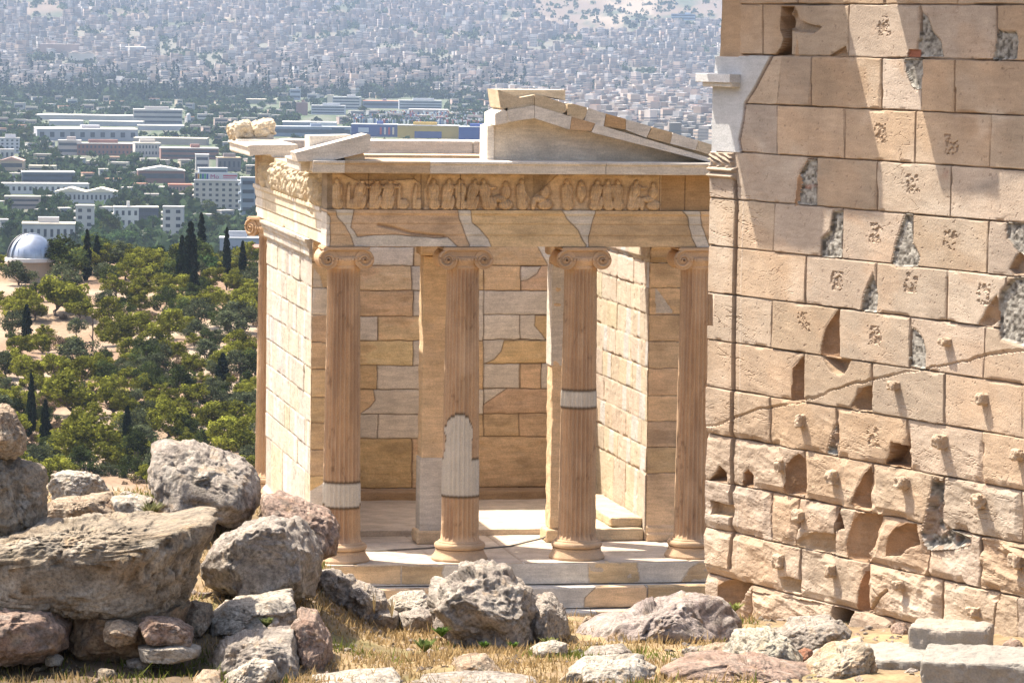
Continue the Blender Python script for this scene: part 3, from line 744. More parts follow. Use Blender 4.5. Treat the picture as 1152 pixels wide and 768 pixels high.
# rows run: above 7.134 = top course, then A..L
RZ = [8.35]+rows
JO = {0: [(896, 0, 896.5, 6), (995, 0, 995, 6), (1078, 0, 1077, 4)],
 2: [(831, 0, 830, 64), (857, 6, 857, 64), (954.6, 7, 954, 63), (1035, 6, 1035, 66), (1121.6, 4, 1121, 66)],
 3: [(879, 65, 874, 118), (913.7, 65, 912, 119), (992, 66, 991, 122), (1075, 66.5, 1073.5, 125), (1037, 66, 1036, 124)],
 4: [(874, 121, 874, 172), (950.6, 122, 949.7, 178), (1030, 125, 1029, 182), (1116, 128, 1114, 187)],
 5: [(918, 177, 918, 232), (987, 181, 986, 237), (1070, 186, 1069, 244)],
 6: [(871.5, 232, 870, 283), (947, 236, 946, 290), (1026, 241, 1026, 299), (1112.5, 248, 1110, 306)],
 7: [(907, 288, 905.6, 341), (986, 296, 985, 351), (1066, 306, 1065, 360), (1133, 310, 1130, 367)],
 8: [(868.4, 338, 867, 391), (944, 347, 944.7, 403), (1023.6, 358, 1023, 411), (1109, 367.5, 1106, 427)],
 9: [(904.4, 399, 904, 450), (980.6, 409, 980.6, 464), (1063, 421, 1062, 478), (1150, 434, 1150, 492)],
 10: [(866, 449, 865.6, 498.6), (941, 459, 940, 512), (1020, 471, 1020, 528), (1104.6, 486, 1104, 542)],
 11: [(902.8, 508.7, 902, 557), (979, 523, 979, 574), (1061.7, 537, 1061, 588), (1148, 553, 1147.6, 611)],
 12: [(864.5, 553, 867, 608), (897, 562, 895, 611), (939, 570, 939, 623), (991.6, 581, 974, 632), (1043, 595, 1043, 645), (1103, 605, 1101.5, 661)],
 13: [(900, 617, 900, 669), (975.6, 634, 976, 688), (1058, 655, 1057, 695), (1122.6, 670, 1118, 700), (1146, 674, 1145.7, 720)],
 14: [(845, 660, 840, 705), (936, 682, 936, 720), (1003, 700, 1003, 720), (1080, 715, 1080, 760)]}
JO[1] = JO[2]; 
wr = np.random.default_rng(44)
h = .004*fbm(P2(a*2.2, b*2.2), 4, 903)
base = np.array([.41, .322, .237])
c = np.tile(base, a.shape+(1,))
gro = np.full(a.shape, 9.)
rid = np.zeros(a.shape, int)
bb = b+wobB
for k, z in enumerate(RZ[1:]):
    rid += (bb < z)
    gro = np.minimum(gro, np.abs(bb-z))
jid = np.zeros(a.shape, int)
# joints by row of z
for key, L in JO.items():
    for (x1, y1, x2, y2) in L:
        (u1, v1), (u2, v2) = wuv(x1, y1), wuv(x2, y2)
        zm = (v1+v2)/2
        k = sum(1 for z in RZ[1:] if zm < z)
        uu = u2+(u1-u2)*np.clip((b-v2)/(v1-v2+1e-9), -.3, 1.3)+wobA*.8
        row = rid == k
        jid += row & (a > uu)
        gro = np.where(row, np.minimum(gro, np.abs(a-uu)*.8), gro)
# beyond the photographed part: plain alternating joints
for k in range(len(RZ)):
    for j in range(3):
        uu = 6.9+.72*j+(k % 2)*.36; row = rid == k; jid += row & (a > uu); gro = np.where(row, np.minimum(gro, np.abs(a-uu)), gro)
key = rid*17+jid
tones = {}
for k in np.unique(key):
    m = key == k
    t = 1+.06*wr.standard_normal(); hue = wr.standard_normal(); pk = wr.random()
    cc = base*t*np.array([1, 1-.018*hue, 1-.045*hue])
    if pk > .75: cc = cc*np.array([1.02, .96, .90])
    if pk < .2: cc = cc*np.array([.98, 1.0, 1.06])
    c[m] = cc
    h[m] += .005*wr.standard_normal()+(a[m]-a[m].mean())*.004*wr.standard_normal()+(b[m]-b[m].mean())*.006*wr.standard_normal()
# colour drift, streaks and stains of the marble
dr = fbm(P2(a*.9, b*1.1, 2), 4, 905); c *= (1+.10*dr)[..., None]
c = mixc(c, sstep(.12, .5, fbm(P2(a*1.3, b*2.4+a*.6, 4), 5, 906))*.30, (.48, .32, .20))
c = mixc(c, sstep(.2, .6, fbm(P2(a*1.1, b*1.6, 8), 4, 907))*.35, (.60, .52, .43))
vein = ridge(P2(a*1.4+.5*b, b*7-a*1.2, 1), 3, 908); c = mixc(c, sstep(.62, .85, vein)*.16, (.34, .24, .17))
# joints
low = sstep(3.6, 2.2, b)
n = fbm(P2(a*2.1, b*2.1, 5), 3, 909)
g = np.clip(1.25-gro/(.0075+.006*np.clip(n, 0, 1)), 0, 1)
h -= (.022+.02*np.clip(n, 0, 1))*g
c = mixc(c, g*np.clip(.75+.5*n, 0, 1), (.085, .055, .035))
cn = sstep(.18, .5, fbm(P2(a*4, b*4, 6), 3, 910)); g2 = np.clip(1-gro/(.035+.045*low), 0, 1)*np.maximum(cn, low*sstep(-.25, .3, fbm(P2(a*2.6, b*2.6, 16), 3, 929)))
h -= .018*g2*(1+1.6*low); c = mixc(c, g2*.45, (.34, .22, .14))
hl = np.abs(fbm(P2(a*1.1+.37*jid, b*3.2+.5*a*np.sin(key*2.1), 11), 5, 925)); hm_ = np.clip(1-hl/.012, 0, 1)*sstep(.0, .3, fbm(P2(a*1.2, b*1.2, 12), 3, 926)); c = mixc(c, hm_*.6, (.20, .13, .085)); h -= .004*hm_
sp = sstep(.62, .7, fbm(P2(a*30, b*30, 13), 2, 927)); c = mixc(c, sp*.45, (.16, .11, .08)); h -= .003*sp
# weathered cracks, mostly along the bedding of the corner blocks and low down
low = sstep(3.6, 2.2, b)
area = np.clip(sstep(1.3, .5, a)*sstep(6.3, 5.9, b)+low*.6+.18, 0, 1)
cr = np.abs(fbm(P2(a*.8, b*9+a*1.2, 3), 4, 911)); k1 = np.clip(1-cr/.022, 0, 1)*sstep(-.05, .25, fbm(P2(a*1.6, b*1.6, 9), 3, 912))*area
h -= .009*k1; c = mixc(c, k1*.45, (.22, .145, .095))
h += low*.024*fbm(P2(a*3.2, b*5.5, 2), 5, 913)+.010*(.3+low)*(ridge(P2(a*2.2, b*6+a, 4), 4, 928)-.4)
pit = sstep(.50, .66, fbm(P2(a*24, b*24, 2), 2, 914))*(.12+.5*area); h -= .003*pit; c = mixc(c, pit*.30, (.22, .15, .10))
# diagonal crack: lower lip catches the light
CRK = [(795, 481), (809, 480), (825, 471), (846, 463.5), (868, 459), (892, 455), (905, 452), (930, 443), (946, 436), (981, 428.5), (1001, 424), (1015, 419), (1035, 417), (1051, 413.5), (1072, 410), (1094, 405), (1119, 400), (1149, 395)]
pc = wpl(CRK); cu = np.array([p[0] for p in pc]); cv = np.array([p[1] for p in pc])
line = np.interp(a, cu, cv)+.022*fbm(P2(a*7, a*0), 4, 915)+.03*np.exp(-((a-.9)/.12)**2)*0
wd = .034+.014*fbm(P2(a*2.5, a*0, 3), 3, 916); up = b-line
on = (a < 6.2)
k1 = np.where((up >= 0) & on, np.clip(1-up/wd, 0, 1), 0); k1 = k1*(.35+.65*sstep(-.35, .15, fbm(P2(a*2.8, b*0, 6), 3, 933))); h -= .030*k1**.8; c = mixc(c, sstep(.1, .8, k1)*.25, (.36, .26, .18))
# corner pilaster: stands 2 cm proud as far as the vertical groove
gx = wpl([(826.5, 200), (828.5, 232), (826, 330), (823.5, 470), (822, 560), (821.5, 640)])
gl = np.interp(b, [p[1] for p in gx][::-1], [p[0] for p in gx][::-1])
z_hi = wuv(826, 200)[1]; z_lo = wuv(821, 640)[1]
inp = (b < z_hi) & (b > z_lo)
h += np.where(inp & (a < gl), .022, 0)
gg = np.where(inp, np.clip(1-np.abs(a-gl-.012)/.024, 0, 1), 0); h -= .035*gg; c = mixc(c, gg*.85, (.15, .09, .055))
gl2 = np.where(inp, np.clip(1-np.abs(a-gl-.125)/.016, 0, 1), 0); c = mixc(c, gl2*.4, (.62, .54, .45)); h += .003*gl2
# new marble at the top of the corner
WHT = [(795, 63), (868, 63), (857, 84), (850, 98), (838, 117), (836, 136), (834, 146), (831.5, 158), (834, 171.5), (795, 170.5)]
m = inpoly(a, b, wpl(WHT)); c[m] = np.array([.47, .475, .48])*(1+.05*fbm(P2(a*.8, b*9), 4, 917)[m])[:, None]; h[m] = .006
d = dseg(a, b, wpl(WHT[1:9])); g = np.clip(1-d/.022, 0, 1); h -= .02*g; c = mixc(c, g*.8, (.22, .14, .09))
# broken corner above it
tl = wpl([(831, 0), (832.5, 20), (831, 40), (832, 50), (831, 64)])
el = np.interp(b, [p[1] for p in tl][::-1], [p[0] for p in tl][::-1]); m = (a < el) & (b > tl[-1][1])
c[m] = np.array([.42, .29, .18])*(1+.2*fbm(P2(a*2, b*.8), 4, 918)[m])[:, None]; h = np.where(m, -.05-.02*fbm(P2(a*3, b*1.5), 3, 919), h)
m2 = inpoly(a, b, wpl([(831, 0), (880, 0), (878, 20), (880, 42), (871, 62), (831, 63)])); c = np.where(m2[..., None], mixc(c, np.full(a.shape, .45), (.44, .29, .17)), c)
# carved leaf capital of the pilaster
cz1, cz0, cz00 = wuv(812, 172)[1], wuv(812, 187)[1], wuv(812, 201)[1]; cu1 = wuv(826, 180)[0]
m = (b < cz1) & (b > cz0) & (a < cu1); h = np.where(m, .03+.03*np.sin(a*38+6*np.sin(b*26))*np.cos(b*30), h); 
m = (b < cz0) & (b > cz00) & (a < cu1+.06); h = np.where(m, .045-.025*np.cos((b-cz00)/(cz0-cz00)*4*np.pi), h)
# ---- losses: (photo polygon, depth, mode, colour)
BR = (.27, .16, .09)  # brown of broken faces, deepened in colour to stand for shade in the recesses
LOSS = [
 ([(878, 8), (892.7, 8), (889, 17), (889, 26.6), (890, 42), (889.5, 63), (870, 63), (877, 53), (880, 44), (876, 33), (877, 17)], .16, 'flat', (.30, .19, .11)),
 ([(893, 8), (900, 24), (915, 28), (925, 30), (915, 38), (893, 36), (885, 30)], .05, 'flat', (.34, .25, .17)),
 ([(896, 40), (898, 64), (932, 64), (950, 52), (953, 62), (952, 64), (893, 64)], .05, 'right', (.42, .28, .17)),
 ([(943, 347), (944.7, 403), (924, 399), (924, 388), (929, 369)], .10, 'right', BR),
 ([(924, 400), (957, 405), (953, 415), (950, 420), (945, 422), (940, 421), (935, 417.5), (929, 408)], .14, 'bowl', (.40, .28, .18)),
 ([(904, 400), (904, 450), (889.5, 450), (890, 428), (891, 414)], .12, 'right', BR),
 ([(980.6, 433), (980, 463), (956, 459), (963, 446), (966, 436)], .17, 'right', (.30, .19, .11)),
 ([(1002.5, 496), (1020, 501), (1019.7, 526.7), (993, 522), (1000, 510)], .17, 'flat', (.30, .18, .10)),
 ([(978, 523), (979, 574), (956.5, 567), (965, 547), (972, 533)], .13, 'right', BR),
 ([(898, 510), (903, 518), (903, 557), (878, 554), (882.5, 540), (884, 521)], .10, 'right', BR),
 ([(834, 548), (846.5, 548), (846, 535), (840, 527.5), (835, 532)], .13, 'bowl', BR),
 ([(798, 540), (818, 543), (817, 532), (810.6, 523), (805, 532)], .11, 'bowl', BR),
 ([(962, 575), (991.6, 579.7), (984.5, 603), (972, 632), (952.5, 628), (951.7, 612.5), (957, 590.6)], .17, 'right', (.38, .24, .14)),
 ([(1010, 587.5), (1030.6, 589), (1036, 612), (1023, 616), (1012, 625), (996, 625), (996, 615.6), (1002.5, 597)], .20, 'right', (.34, .21, .12)),
 ([(939, 570), (944, 570), (950, 594), (940, 596)], .12, 'flat', (.30, .18, .1)),
 ([(893, 612), (905, 598), (939, 600), (939, 622), (915, 619)], .10, 'right', (.42, .30, .19)),
 ([(971.6, 642), (975.6, 642), (975.6, 688), (962.6, 686), (968, 656)], .13, 'right', (.36, .2, .11)),
 ([(806, 651), (815, 649.6), (842, 657), (837, 673), (826, 685.5), (818, 695), (806, 690)], .30, 'right', (.33, .22, .14)),
 ([(800, 562.5), (825.5, 569), (824.7, 582), (801, 578)], .08, 'flat', (.45, .32, .2)),
 ([(886, 648), (899.7, 653), (899, 667), (880, 662), (877, 650)], .08, 'right', (.44, .32, .2)),
 ([(937, 681.6), (960, 687), (955, 699.6), (950, 712), (937, 712)], .26, 'flat', (.26, .17, .1)),
 ([(1122.6, 331.6), (1124, 360), (1116, 367), (1101, 364), (1115, 339)], .09, 'right', (.42, .29, .19)),
 ([(1146, 283), (1156, 290), (1156, 310), (1140, 309), (1136, 303)], .06, 'flat', (.36, .26, .18)),
 ([(796, 330), (805, 331), (803, 352), (797, 366)], .06, 'flat', (.62, .53, .42)),
 ([(908, 177), (916, 178), (915, 186), (903, 200), (897, 232), (893, 232), (896, 200)], .05, 'right', (.40, .25, .15)),
]
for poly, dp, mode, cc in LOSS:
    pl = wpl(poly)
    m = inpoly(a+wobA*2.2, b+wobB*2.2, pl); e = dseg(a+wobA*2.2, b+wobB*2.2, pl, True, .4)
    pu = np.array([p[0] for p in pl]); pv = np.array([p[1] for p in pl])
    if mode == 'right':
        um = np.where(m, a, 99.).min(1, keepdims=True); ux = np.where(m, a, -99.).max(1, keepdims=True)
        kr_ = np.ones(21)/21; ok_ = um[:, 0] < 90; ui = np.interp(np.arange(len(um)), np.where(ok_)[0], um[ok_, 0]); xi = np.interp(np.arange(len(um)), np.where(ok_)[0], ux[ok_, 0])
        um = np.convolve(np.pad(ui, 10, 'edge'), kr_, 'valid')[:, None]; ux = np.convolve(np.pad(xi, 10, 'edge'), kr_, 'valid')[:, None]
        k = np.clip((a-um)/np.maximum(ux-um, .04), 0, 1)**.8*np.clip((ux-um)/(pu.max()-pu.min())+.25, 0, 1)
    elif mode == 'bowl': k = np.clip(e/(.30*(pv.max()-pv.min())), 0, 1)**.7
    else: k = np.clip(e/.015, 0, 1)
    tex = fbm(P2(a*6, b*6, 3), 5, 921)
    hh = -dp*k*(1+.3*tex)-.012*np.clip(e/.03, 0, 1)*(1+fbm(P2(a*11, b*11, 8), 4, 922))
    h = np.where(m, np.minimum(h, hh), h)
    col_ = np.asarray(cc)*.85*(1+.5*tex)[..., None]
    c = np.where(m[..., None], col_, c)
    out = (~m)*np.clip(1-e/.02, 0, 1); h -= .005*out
MORT = [
 [(1036, 14), (1043, 20), (1049, 36), (1058, 47), (1061, 64), (1032, 65), (1032, 47), (1035, 44)],
 [(1017, 66), (1037, 66), (1037, 100), (1031, 101), (1024, 94), (1018, 81)],
 [(1122, 33), (1129, 36), (1144, 36), (1146, 48), (1144, 66), (1124, 69), (1117, 67), (1119.5, 53)],
 [(908, 180), (918, 178), (918, 232), (897, 230), (898, 218), (902, 205), (899, 195)],
 [(937, 237), (948, 237), (947, 264), (945.5, 290), (924, 289), (924.4, 268), (934, 259), (935, 251)],
 [(1018, 241), (1026, 241), (1026, 273), (1031, 281), (1034, 289), (1030.6, 300), (1009, 300.5), (1002.5, 296.5), (1005, 285.6), (1007, 273)],
 [(983, 307.5), (985, 320), (988, 333), (986, 351), (969, 349), (973, 330), (977.5, 318)],
 [(1024, 368), (1032, 372), (1038, 381.6), (1041, 395.6), (1040, 416), (1023, 411)],
 [(1132, 250.5), (1170, 250.5), (1170, 296), (1154, 288), (1146, 284), (1133, 268)],
 [(1141, 312), (1170, 311), (1170, 398), (1149, 388), (1126, 381.6), (1124, 361), (1124, 339), (1127, 326)],
 [(939.7, 478), (941, 512), (929, 510), (932, 498)],
 [(1050, 537), (1061, 540), (1061, 587), (1072, 597), (1093, 603), (1093, 612), (1074, 617), (1055, 619), (1044.5, 619), (1040, 612), (1036, 600), (1042, 578), (1046, 556)]]
for k, poly in enumerate(MORT):
    pl = wpl(poly); m = inpoly(a+wobA*2, b+wobB*2, pl); e = dseg(a+wobA*2, b+wobB*2, pl, True, .2)
    peb = fbm(P2(a*26, b*34, k), 2, 930); p2 = fbm(P2(a*12, b*12, k), 3, 931)
    deep = .03 if k < 10 else .09
    hh = -deep*np.clip(e/(.06 if k >= 10 else .015), 0, 1)+(.012 if k >= 10 else .006)*peb+(.03*p2 if k >= 10 else .006*p2)
    h = np.where(m, hh, h)
    cc = np.array([.24, .22, .19])*(1+.3*p2)[..., None]; cc = mixc(cc, sstep(.0, .4, peb), (.35, .33, .29)); cc = mixc(cc, sstep(-.1, -.45, peb), (.10, .09, .075))
    if k >= 10: cc = mixc(cc, sstep(.0, .3, p2)*.5, (.34, .22, .15))
    if k == 3: cc = mixc(cc, sstep(.0, .2, fbm(P2(a*3, b*9), 2, 4))*(b > wuv(905, 212)[1]), (.26, .10, .06))
    c = np.where(m[..., None], cc, c)
    out = (~m)*np.clip(1-e/.02, 0, 1); c = mixc(c, out*.5, (.2, .14, .09)); h -= .008*out
m = inpoly(a, b, wpl([(1022, 56), (1034, 56), (1034, 65), (1021, 64)])); c[m] = (.26, .10, .06); h[m] = -.02
# pecked scars where knobs were dressed off
SCAR = [(994, 29), (991, 150), (1027, 207), (985, 262), (942, 316), (1025, 318), (1068, 270), (1108, 331), (905, 362), (984, 377), (982, 491), (1070, 163)]
for k, (x, y) in enumerate(SCAR):
    u0, v0 = wuv(x, y)
    m = (np.abs(a-u0+.02*np.sin(b*30)) < .10) & (np.abs(b-v0) < .095)
    t = fbm(P2(a*26+b*20, b*36-a*16, k), 2, 940); pk = sstep(-.05, .2, t)
    h -= m*.012*pk; c = np.where(m[..., None], mixc(c, pk*.55, (.26, .18, .12)), c)
# layered, crumbling block low on the right, and the crumbled one beside it
for poly, amp in (([(1103, 606), (1170, 622), (1170, 672), (1103, 660)], .05), ([(978, 634), (1058, 652), (1057, 700), (1024, 702), (978, 690)], .03), ([(835, 663), (935, 680), (935, 720), (815, 712)], .05)):
    m = inpoly(a, b, wpl(poly)); lay = ridge(P2(a*1.1, b*5+a*.9, 5), 4, 951); h = np.where(m, h+amp*(lay-.45)+.02*fbm(P2(a*6, b*6), 4, 952), h)
    c = np.where(m[..., None], mixc(c, sstep(.35, .1, lay)*.5, (.3, .2, .13)), c)
d = dseg(a, b, wpl([(976, 688), (998, 664)])); h -= .06*np.clip(1-d/.022, 0, 1); d2 = dseg(a, b, wpl([(980, 657), (992, 672)])); h -= .02*np.clip(1-d2/.015, 0, 1)
# stains
for poly, cc, k in (([(1080, 215), (1096, 203), (1125, 190), (1152, 190), (1170, 195), (1152, 206), (1120, 218), (1100, 222)], (.24, .21, .18), .55), ([(1050, 203), (1062, 186), (1070, 186), (1069, 208), (1060, 205)], (.32, .17, .12), .5),
                    ([(915, 28), (940, 10), (950, 8), (930, 26), (905, 40)], (.28, .23, .18), .6), ([(948, 238), (960, 240), (973, 250), (965, 252), (952, 248)], (.36, .24, .17), .6), ([(1008, 66), (1015, 66), (1020, 92), (1012, 86)], (.42, .24, .10), .6), ([(1048, 640), (1062, 655), (1050, 652)], (.3, .16, .09), .6)):
    pl = wpl(poly); m = inpoly(a, b, pl); e = dseg(a, b, pl, True, .5); c = mixc(c, m*np.clip(e/.10, 0, 1)*k*(1+.5*fbm(P2(a*5, b*5), 4, 961)), cc)
ucl = np.where(b > wuv(806, 83)[1], wuv(806, 40)[0]+.03*fbm(P2(a*0, b*2.5), 3, 970), 0)
ucl = np.where((b > wuv(800, 366)[1]) & (b < wuv(800, 331)[1]), wuv(804, 345)[0]*np.clip((wuv(800, 331)[1]-b)/.02, 0, 1), ucl)
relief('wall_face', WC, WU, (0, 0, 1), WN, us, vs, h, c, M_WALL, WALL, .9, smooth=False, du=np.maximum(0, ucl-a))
WAX = [WU, -WN, np.array([0, 0, 1.])]
def wpt(u, v, n=0.0): return WC+WU*u+WN*n+np.array([0, 0, v])
# capital fragment of new marble standing off the corner, and the dark slab above
u0, v0 = wuv(797, 82); u1, v1 = wuv(833, 99)
rbox('corner_capital', wpt(u0+.30, v0-.05, -.02), (.66, .32, .09), M_BLOCK, WALL, col=(.55, .55, .55), r=.008, amp=.002, ax=WAX, seed=3)
rbox('corner_capital', wpt(u0+.34, v0-.115, -.02), (.56, .26, .05), M_BLOCK, WALL, col=(.55, .52, .47), r=.012, amp=.006, ax=WAX, seed=4)
# the knobs
BOSS = [(1065.6, 386), (1009.5, 436), (903, 475), (879.4, 526), (939, 539), (1018, 545), (1107, 451), (1061, 499), (1148, 514), (900.5, 582), (878.6, 633), (937, 644), (1015, 660), (1104, 566), (1145, 633), (1099, 690)]
for k, (x, y) in enumerate(BOSS):
    u0, v0 = wuv(x, y); r_ = np.random.default_rng(k)
    rbox('lifting_knob', wpt(u0, v0+.02, .006), (.085+.06*r_.random(), .12+.07*r_.random(), .07+.075*r_.random()), M_WALL, WALL, col=base*np.array([1.03, 1.0, .97]), r=.022, amp=.012, chip=.03, res=.014, ax=WAX, seed=k*3, freq=11)
# cornice stones along the top, out of the picture: they throw the broad shadows
ZT = 8.36
def shadow_stone(px0, px1, py0, py1, seed):
    (ua, va), (ub, vb) = wuv(px0, py0), wuv(px1, py1)
    va = (va+vb)/2; p = (ZT-va)*(SUN@WN)/SUN[2]
    sh = (SUN@WU)/(SUN@WN)*p
    x0, x1 = ua+sh, ub+sh
    rbox('cornice_block', wpt((x0+x1)/2, ZT+.22, p/2-.15), (x1-x0, p+.3, .44), M_WALL, WALL, col=base, r=.02, amp=.006, ax=WAX, seed=seed, res=.1)
shadow_stone(852, 928, 283, 286, 1)
shadow_stone(928.3, 994, 245, 247, 2)
shadow_stone(1060, 1125, 222, 222, 3)
shadow_stone(1125.3, 1400, 206, 206, 4)
rbox('wall_core', wpt(4.3, 4.35, -1.35), (8.6, .9, 8.2), M_WALL, WALL, col=base, ax=WAX, res=.5)
# brown slab end above the corner

# ================================================================== GROUND (one fan-shaped sheet to the horizon)
FH = np.array([math.sin(YAW), math.cos(YAW), 0.]); RH = np.array([math.cos(YAW), -math.sin(YAW), 0.])
CX, CY, CZ = CAMP
def lerp(x, xs, ys): return np.interp(x, xs, ys)
def ground_z(s, al):
    """height at forward distance s (m) and bearing al (rad, right positive)"""
    t = s*np.tan(al)
    cen = lerp(s, [0, 22, 30, 34, 36, 38.5, 41, 44, 47, 58, 66, 80, 110], [2.6, 2.3, 1.74, 1.42, 1.25, .95, .2, -.55, -.88, -.88, -2.5, -14, -38])
    lef = lerp(s, [0, 22, 30, 34, 36, 38, 41, 44, 47, 58, 66, 80, 110], [2.5, 2.1, 1.72, 2.22, 2.38, 2.25, 1.2, .0, -.88, -.88, -3.5, -16, -40])
    k = sstep(-.95, -2.5, t*34/np.maximum(s, 20))
    near = cen*(1-k)+lef*k
    # keep the flat terrace under the wall
    kr = sstep(1.2, 3.0, t)*sstep(52, 44, s); near = near*(1-kr)+np.maximum(near, lerp(s, [20, 30, 33, 36, 40, 46], [2, 1.68, 1.38, 1.0, .45, .3]))*kr
    hill = lerp(s, [110, 200, 300, 450, 600, 740, 790, 900, 1100, 1300, 5700], [-39, -50, -53, -47.8, -43, -39.0, -41, -55, -85, -95, -95])
    far = lerp(s, [5700, 6300, 7200, 8200, 9200, 10500, 12500, 15000, 22000], [-95, -78, -36, 22, 88, 190, 330, 420, 420])
    bump = 60*fbm(P2(np.asarray(al)*14, np.asarray(s)/1400.), 3, 70)
    far = far+bump*sstep(7000, 9500, s)
    z = np.where(s < 110, near, np.where(s < 5700, hill, far))
    return z
def gpt(s, al):
    z = ground_z(s, al); t = s*np.tan(al)
    return np.stack([CX+s*FH[0]+t*RH[0], CY+s*FH[1]+t*RH[1], z+0*t], -1)
def hit_ground(px, py, s0=100, s1=9500):
    v = ray(px, py); hs = v@FH; al = math.atan2(v@RH, hs)
    ss = np.geomspace(s0, s1, 3000)
    zr = CZ+v[2]/hs*ss
    zg = ground_z(ss, np.full_like(ss, al))
    i = np.argmax(zr <= zg)
    sg = ss[i] if (s1 > 9000 and s0 > 1000) or ss[i] < 800 else 790.
    return sg, al, np.array([*gpt(sg, al)])
ss = np.concatenate([np.arange(2, 26, 1.5), np.arange(26, 40, .055), np.arange(40, 60, .4), np.geomspace(60, 110, 25)[:-1], np.geomspace(110, 1000, 150)[:-1], np.geomspace(1000, 5700, 50)[:-1], np.geomspace(5700, 22000, 110)])
aa = np.radians(np.concatenate([np.arange(-40, -10, 2.), np.arange(-10, 9, .085), np.arange(9, 41, 2.)]))
S, A = np.meshgrid(ss, aa, indexing='ij')
Gp = gpt(S, A)
nearm = sstep(44, 40, S); midm = sstep(100, 130, S)*sstep(1250, 1000, S); farm = sstep(7300, 8200, S)
n1 = fbm(Gp*np.array([1.3, 1.3, 0])+3, 5, 81); n2 = fbm(Gp*np.array([6, 6, 0]), 3, 82)
Gp[..., 2] += nearm*(.07*n1+.035*n2)+midm*2.0*fbm(Gp*np.array([.03, .03, 0]), 4, 83)
Cg = np.tile(np.array([.25, .18, .105]), S.shape+(1,))                       # dry foreground earth and straw
Cg = mixc(Cg, sstep(-.05, .4, n1)*.7, (.33, .24, .125)); Cg = mixc(Cg, sstep(.15, .5, fbm(Gp*np.array([.9, .9, 0]), 4, 84))*.6, (.15, .15, .05)); Cg = mixc(Cg, sstep(.2, .5, n2)*.4, (.2, .13, .08))
h1 = fbm(Gp*np.array([.022, .022, 0]), 5, 85); h2 = fbm(Gp*np.array([.11, .11, 0]), 4, 86)
Ch = np.tile(np.array([.235, .155, .098]), S.shape+(1,)); Ch = mixc(Ch, sstep(-.1, .3, h1+.5*h2), (.32, .235, .16)); Ch = mixc(Ch, sstep(.15, .35, h2)*.6, (.40, .33, .25)); Ch = mixc(Ch, sstep(-.1, -.4, h2)*.5, (.22, .15, .09))
lk = sstep(-1.2, -2.2, S*np.tan(A))*sstep(31.8, 30.8, S)*nearm; Cg = mixc(Cg, lk*.8, (.125, .09, .06))  # near-left soil: dark earth, with the shade there put into its colour
Cg = mixc(Cg, sstep(48, 100, S), (0, 0, 0))+Ch*sstep(48, 100, S)[..., None]
f1 = fbm(P2(A*260, S/90.), 4, 87)
Cp = np.tile(np.array([.10, .115, .075]), S.shape+(1,)); Cp = mixc(Cp, sstep(0, .3, f1), (.06, .085, .04)); Cp = mixc(Cp, sstep(.25, .4, fbm(P2(A*400, S/60.), 3, 88)), (.13, .125, .10))
Cg = mixc(Cg, sstep(950, 1250, S), (0, 0, 0))+Cp*sstep(950, 1250, S)[..., None]
q = fbm(P2(A*70, S/600.), 5, 89); Cm = np.tile(np.array([.14, .105, .08]), S.shape+(1,)); Cm = mixc(Cm, sstep(.0, .35, q), (.23, .185, .14)); Cm = mixc(Cm, sstep(-.05, -.3, fbm(P2(A*160, S/350.), 4, 90)), (.06, .07, .045))
Cg = mixc(Cg, sstep(5700, 6200, S), (.13, .125, .10)); Cg = mixc(Cg, farm, (0, 0, 0))+Cm*farm[..., None]
g_ = obj('ground', Gp.reshape(-1, 3), grid_faces(len(aa), len(ss))[:, ::1], M_GROUND, None, Cg.reshape(-1, 3), smooth=True, loc=(0, 0, 0))
g_['kind'] = 'structure'

